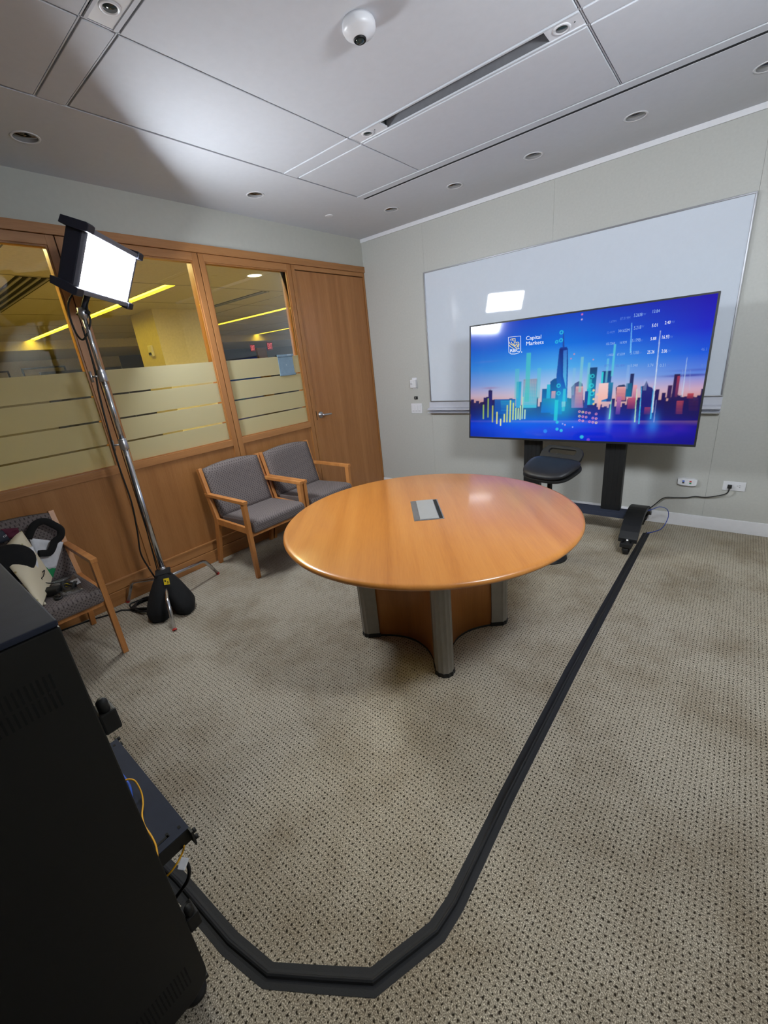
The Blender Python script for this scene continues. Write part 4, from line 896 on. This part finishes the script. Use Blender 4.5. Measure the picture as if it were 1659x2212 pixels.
# sandbag over the front leg
sb = root('sandbag', (.5, -3.05, 0)); d = Vector((.913, -.407, 0)); nn = Vector((.407, .913, 0))
def lobe(side, cx):
    mb = MB(); n, m_ = 20, 14; vs = []; fs = []
    for j in range(m_+1):
        v = j/m_; z = .005+.275*v; w_ = .082*(min(1, .78+v*1.2))*(1-.52*v**2.0); ln = .112*(min(1, .84+v*.9))*(1-.50*v**2)
        off = .082*(1-v**1.5)
        c = Vector((cx[0], cx[1], 0))+nn*side*off-d*.10*(v**1.5)
        for k in range(n):
            a = 2*PI*k/n; q = 1+.05*math.sin(3*a+side+4*v)+.03*math.sin(7*a+9*v)
            p = c+d*(ln*math.cos(a)*q)+nn*(w_*math.sin(a)*q); vs.append((p.x, p.y, z))
    for j in range(m_):
        for k in range(n): fs.append((j*n+k, j*n+(k+1) % n, (j+1)*n+(k+1) % n, (j+1)*n+k))
    fs += [tuple(range(n-1, -1, -1)), tuple(m_*n+k for k in range(n))]
    return mb.add(vs, fs, None, True).build('bag_half', 'cloth', sb)
lobe(-1, (.505, -3.045)); lobe(1, (.505, -3.045))
MB().box(-.055, .055, -.05, .05, .262, .286, Matrix.Translation((.405, -3.0, 0)) @ Matrix.Rotation(math.atan2(d.y, d.x), 4, 'Z')).build('bridge', 'cloth', sb, bevel=.01)
tc_ = pix(360, 1256, 'x', .53); ty = Vector((.62, -.78, 0)).normalized()
Tt = basis(tc_, Vector((.62, .78, 0)).normalized(), Vector((-.28, .22, .93)).normalized(), Vector((.72, -.58, .35)).normalized())
tg = MB().box(-.018, .018, -.022, .022, .0, .002, Tt).build('tag', 'yelltag', sb); MB().box(-.012, -.004, -.002, .012, .002, .003, Tt).box(.002, .012, -.014, -.008, .002, .003, Tt).box(.002, .012, -.004, .0, .002, .003, Tt).build('tag_print', 'blkrub', tg)
tag(sb, 'black canvas sandbag with a yellow tag over the lamp stand leg', 'sandbag')
# coiled cable on the floor behind the sandbag
P = []
for k in range(92):
    a = 2*PI*k/18; r1 = .105+.022*math.sin(k*.37); r2 = .078+.016*math.cos(k*.53); P.append((.215+r1*math.cos(a)+.02*math.sin(k*.2), -3.115+r2*math.sin(a), .006+.0045*(k/18)+.004*math.sin(k*1.3)))
Q = [tuple(pix(x, y, 'z', .006)) for x, y in ((128, 1364), (165, 1350), (200, 1338), (235, 1328), (262, 1318))]
tag(MB().tube(smoothpath(Q, 4)+[Vector(p) for p in P], .0058, 7).build('coiled_cable', 'blkrub'), 'coil of black cable on the carpet left of the sandbag', 'cable')

# ================================================================ EQUIPMENT RACK
rk = root('equipment_rack', (2.23, -4.25, 0)); rx0, rx1, ry0, ry1, rz0, rz1 = 1.93, 2.53, -4.60, -3.90, .065, 1.178
box('top_panel', 'blktop', rx0, rx1-.002, ry0, ry1, rz1-.012, rz1, rk, bevel=.003)
pf = [(ry0, rz0), (ry1-.06, rz0)]+[(ry1-.06+.06*math.sin(a_*PI/16), rz0+.06-.06*math.cos(a_*PI/16)) for a_ in range(1, 9)]+[(ry1, rz1-.013), (ry0, rz1-.013)]
sp_ = MB().prism(pf, rx1-.012, rx1, basis((0, 0, 0), (0, 1, 0), (0, 0, 1), (1, 0, 0))).build('side_panel', 'blk', rk, bevel=.003)
box('side_panel', 'blk', rx0, rx0+.012, ry0, ry1, rz0, rz1-.013, rk, bevel=.004); box('bottom_panel', 'blk', rx0+.012, rx1-.012, ry0, ry1, rz0, rz0+.012, rk)
box('rear_panel', 'blk', rx0+.012, rx1-.012, ry0, ry0+.01, rz0+.012, rz1-.012, rk)
for x in (rx0+.02, rx1-.045): box('mounting_rail', 'blk', x, x+.025, ry1-.06, ry1-.02, rz0+.012, rz1-.012, rk)
slot = MB().box(rx1-.001, rx1+.0006, -.0017, .0017, -.0155, .0155); so = None
for row, zc_ in ((0, 1.0765), (1, 1.0395), (2, .182), (3, .147)):
    for k in range(44 if row < 2 else 30):
        y = -3.939-.0086*k
        if so is None: so = slot.build('vent_slot', 'slotblack', sp_); o_ = so
        else: o_ = so.copy(); COL.objects.link(o_)
        o_.location = (0, y, zc_)
for z in (.945, .297):
    hg = box('hinge', 'blkrub', rx1-.050, rx1-.004, ry1, ry1+.030, z-.035, z+.012, rk, bevel=.004)
    MB().tube([(rx1-.016, ry1+.014, z+.010), (rx1-.016, ry1+.014, z+.034), (rx1-.016, ry1+.013, z+.040)], [.010, .010, .005], 12).build('hinge_pin', 'blkrub', hg)
for x in (rx0+.05, rx1-.05):
    for y in (ry0+.06, ry1-.035):
        MB().lathe([(.0, 0), (.028, 0), (.030, .006), (.030, .016), (.010, .022), (.010, .066), (0, .066)], 20, Matrix.Translation((x, y, 0))).build('levelling_foot', 'blkrub', rk)
tag(rk, 'tall black equipment rack with slotted side panel in the left foreground', 'rack')
du = root('rack_unit', (2.28, -3.86, .48)); dx0, dx1, dz0, dz1 = 2.052, 2.500, .488, .530
box('case', 'blk', dx0, dx1, ry1-.30, ry1+.078, dz0, dz1-.002, du, bevel=.001); box('lid', 'blktop', dx0, dx1, ry1-.30, ry1+.078, dz1-.002, dz1, du)  # thin lid carries the painted sheen of the case top
for x in (dx0, dx1):
    s = -1 if x == dx0 else 1; bk_ = MB().box(min(x, x+s*.018), max(x, x+s*.018), ry1+.074, ry1+.079, dz0, dz1).build('rack_ear', 'blk', du)
    MB().lathe([(.006, 0), (.006, .008), (0, .009)], 10, basis((x+s*.009, ry1+.079, dz1-.01), (1, 0, 0), (0, 0, -1), (0, 1, 0))).build('screw', 'blkrub', bk_)
    MB().lathe([(.006, 0), (.006, .008), (0, .009)], 10, basis((x+s*.009, ry1+.079, dz0+.01), (1, 0, 0), (0, 0, -1), (0, 1, 0))).build('screw', 'blkrub', bk_)
box('lock_slot', 'slotblack', 2.475, 2.481, ry1+.010, ry1+.038, dz1-.001, dz1+.0008, du); box('lock_slot', 'slotblack', 2.468, 2.481, ry1+.034, ry1+.040, dz1-.001, dz1+.0008, du)
for x in (dx0+.02, dx1-.02): box('rivet', 'slotblack', x-.004, x+.004, ry1+.060, ry1+.066, dz1-.001, dz1+.001, du)
tag(du, 'shallow black rack unit sticking out of the equipment rack', 'rack unit')
def pcable(pts, z, r, m, name, label, cat, extra=None):
    Q = [tuple(pix(x, y, 'z', zz)) for (x, y), zz in zip(pts, z)]
    return tag(MB().tube(smoothpath(Q, 6), r, 8).build(name, m), label, cat)
pcable([(262, 1692), (275, 1684), (290, 1686), (300, 1700), (307, 1718), (309, 1738), (307, 1760), (312, 1783), (328, 1808), (338, 1832), (341, 1866)], [.565, .57, .565, .55, .54, .537, .537, .537, .537, .537, .535], .0022, 'yellow', 'fibre_cable', 'yellow fibre cable lying on top of the rack unit', 'cable')
pcable([(262, 1672), (273, 1686), (281, 1702), (285, 1726)], [.56, .555, .55, .545], .0034, 'blue', 'network_cable', 'short blue cable emerging from the rack onto the rack unit', 'cable')
pcable([(398, 1827), (394, 1842), (384, 1862), (372, 1880), (361, 1892)], [.50, .48, .47, .46, .45], .0022, 'yellow', 'fibre_cable', 'short yellow fibre cable hanging in front of the rack unit', 'cable')
bc = root('labelled_cable', tuple(pix(395, 1900, 'z', .30)))
Q = [tuple(pix(x, y, 'z', z)) for x, y, z in ((398, 1862, .40), (406, 1868, .39), (409, 1886, .37), (404, 1904, .34), (392, 1922, .31), (376, 1944, .28))]
MB().tube(smoothpath(Q, 6), .0045, 8).build('cable', 'blkrub', bc)
lc = pix(396, 1866, 'z', .40); MB().box(-.009, .009, -.012, .012, -.004, .004, Matrix.Translation(lc) @ Matrix.Rotation(.5, 4, 'Z') @ Matrix.Rotation(.4, 4, 'X')).build('label_flag', 'paper', bc, bevel=.001)
tag(bc, 'black cable with a white label flag beside the rack', 'cable')

# ================================================================ THINGS ON THE LEFT CHAIR
zs = .475
def sheet(name, m, P4, th, parent=None, n=9, wav=.006, seed=1, bulge=0.):
    """a soft slab spanned by four world corners (a,b,c,d), th thick, gently creased"""
    a, b2, c, d_ = [Vector(p) for p in P4]; N_ = (b2-a).cross(d_-a).normalized(); rn = random.Random(seed); ph = [rn.uniform(0, 6) for _ in range(4)]
    vs = []; fs = []
    for s in (1, -1):
        for j in range(n+1):
            for i in range(n+1):
                u, v = i/n, j/n; p = (a*(1-u)+b2*u)*(1-v)+(d_*(1-u)+c*u)*v
                e = math.sin(PI*u)*math.sin(PI*v); k = wav*(math.sin(7*u+ph[0])*math.cos(5*v+ph[1])+.5*math.sin(13*v+ph[2]+4*u))
                vs.append(p+N_*(s*(th*.5*(.35+.65*e**.4)+bulge*e*.5)+k))
    o = (n+1)**2
    for j in range(n):
        for i in range(n):
            q = j*(n+1)+i; fs.append((q, q+1, q+n+2, q+n+1)); fs.append((o+q+n+1, o+q+n+2, o+q+1, o+q))
    rim = [i for i in range(n+1)]+[j*(n+1)+n for j in range(1, n+1)]+[n*(n+1)+i for i in range(n-1, -1, -1)]+[j*(n+1) for j in range(n-1, 0, -1)]
    for k in range(len(rim)): q, r2 = rim[k], rim[(k+1) % len(rim)]; fs.append((q, o+q, o+r2, r2))
    return MB().add(vs, fs, None, True).build(name, m, parent)
X = lambda x, y, v: tuple(pix(x, y, 'x', v))
Z = lambda x, y, v: tuple(pix(x, y, 'z', v))
tote = root('tote_bag', X(60, 1220, .30))
sheet('bag_body', 'print', [X(-6, 1192, .36), X(48, 1148, .33), X(114, 1248, .36), Z(90, 1312, zs+.02)], .035, tote, seed=2, bulge=.03)
sheet('bag_lining', 'paper', [X(50, 1186, .41), X(72, 1180, .40), X(92, 1262, .43), X(62, 1272, .44)], .012, tote, seed=4, wav=.004)
sheet('bag_corner', 'print', [Z(38, 1268, zs+.045), Z(62, 1258, zs+.045), Z(99, 1302, zs+.014), Z(76, 1314, zs+.014)], .03, tote, seed=5)
tag(tote, 'cream printed cotton tote bag slumped on the left chair', 'bag')
wbag = root('gift_bag', X(105, 1205, .26))
sheet('paper_side', 'paper', [X(63, 1162, .25), X(137, 1171, .26), X(121, 1227, .28), X(88, 1234, .29)], .006, wbag, seed=6, wav=.002)
sheet('green_base', 'green', [X(97, 1223, .285), X(121, 1225, .275), X(113, 1252, .29), X(107, 1252, .30)], .008, wbag, seed=7, wav=.001)
tag(wbag, 'white paper bag with a green base leaning on the left chair', 'bag')
stp = [X(x, y, v) for x, y, v in ((60, 1164, .29), (70, 1140, .29), (82, 1129, .29), (98, 1126, .29), (116, 1134, .29), (131, 1144, .29), (130, 1160, .29), (118, 1170, .29), (113, 1184, .30), (106, 1194, .31), (92, 1195, .32), (84, 1196, .33))]
tag(MB().tube(smoothpath(stp, 4), .021, 10, flat=.45, up0=(1, 0, .2)).build('padded_strap', 'cloth'), 'black padded shoulder strap looped over the left chair', 'strap')
pch = root('black_pouch', X(30, 1230, .42))
pc0 = pix(12, 1222, 'x', .43); prof = [(math.sin(PI*k/12)**.75 if 0 < k < 12 else 0, -math.cos(PI*k/12)) for k in range(13)]
MB().lathe(prof, 28, basis(pc0, (0, 1, 0), (-.30, 0, .954), (.954, 0, .30)) @ Matrix.Rotation(.2, 4, 'Z') @ Matrix.Diagonal((.138, .108, .04, 1))).build('pouch', 'cloth', pch)
tag(pch, 'round black fabric pouch on the tote bag', 'pouch')
sheet_m = sheet('folded_cloth', 'maroon', [X(2, 1143, .24), X(38, 1140, .24), X(46, 1160, .25), X(12, 1166, .25)], .03, None, seed=11); tag(sheet_m, 'folded maroon cloth at the back of the left chair', 'cloth')
nb = root('navy_box', X(8, 1160, .28)); sheet('carton', 'navy', [X(-20, 1144, .27), X(6, 1146, .27), X(22, 1166, .28), X(-10, 1178, .29)], .03, nb, seed=12, wav=.001)
pz = Vector(X(8, 1161.5, .30)); text_mesh('lettering', 'co', .02, 'paper', nb, basis(pz+Vector((.004, 0, 0)), (0, .93, .36), (0, -.36, .93), (1, 0, 0)))
tag(nb, 'dark navy carton with pale letters at the left edge', 'box')
sheet_b = sheet('leather_pouch', 'brown', [Z(70, 1278, zs+.02), Z(92, 1252, zs+.03), Z(112, 1256, zs+.02), Z(96, 1296, zs+.012)], .03, None, seed=13, bulge=.012); tag(sheet_b, 'small brown leather pouch on the left chair seat', 'pouch')
zb = root('plastic_bag', Z(140, 1265, zs))
sheet('bag_film', 'plastic', [Z(92, 1266, zs+.012), Z(158, 1240, zs+.012), Z(182, 1274, zs+.010), Z(122, 1292, zs+.010)], .022, zb, n=12, seed=14, wav=.004, bulge=.02)
sheet('paper_card', 'paper', [Z(150, 1256, zs+.008), Z(168, 1248, zs+.008), Z(175, 1258, zs+.008), Z(158, 1266, zs+.008)], .003, zb, seed=15, wav=.0)
sheet('yellow_card', 'yelltag', [Z(138, 1262, zs+.010), Z(148, 1258, zs+.010), Z(152, 1264, zs+.010), Z(142, 1268, zs+.010)], .003, zb, seed=16, wav=.0)
tag(zb, 'clear plastic bag of small cables on the left chair seat', 'plastic bag')
adp = root('power_adapter', Z(112, 1280, zs))
c0 = pix(112, 1277, 'z', zs+.022); MB().box(-.045, .045, -.028, .028, -.020, .020, Matrix.Translation(c0) @ Matrix.Rotation(.9, 4, 'Z')).build('brick', 'blkrub', adp, bevel=.008)
P = [Z(x, y, v) for x, y, v in ((126, 1286, zs+.02), (118, 1290, zs+.008), (124, 1295, zs+.008), (133, 1290, zs+.010), (131, 1280, zs+.02), (125, 1284, zs+.012))]
MB().tube(smoothpath(P, 5), .006, 8).build('lead', 'blkrub', adp); tag(adp, 'black power adapter on the left chair seat', 'adapter')
P = []
for k in range(64):
    a = 2*PI*k/14; q = Vector(Z(152, 1265, zs+.024)); P.append((q.x+(.042+.008*math.sin(k*.7))*math.cos(a), q.y+(.030+.008*math.cos(k*.5))*math.sin(a), q.z+.016*math.sin(k*.9)+.012*math.sin(k*.23)))
tag(MB().tube(P, .0052, 7).build('headset_cable', 'blkrub'), 'tangled black headset cable on the plastic bag', 'cable')
P = [Z(x, y, v) for x, y, v in ((42, 1272, zs+.06), (68, 1268, zs+.07), (84, 1254, zs+.08), (91, 1238, zs+.10), (96, 1232, zs+.115), (94, 1244, zs+.10), (90, 1250, zs+.09), (97, 1258, zs+.06), (112, 1260, zs+.05), (135, 1256, zs+.045), (152, 1248, zs+.04))]
tag(MB().tube(smoothpath(P, 5), .0025, 6).build('thin_cable', 'blkrub'), 'thin black cable looping over the tote bag', 'cable')
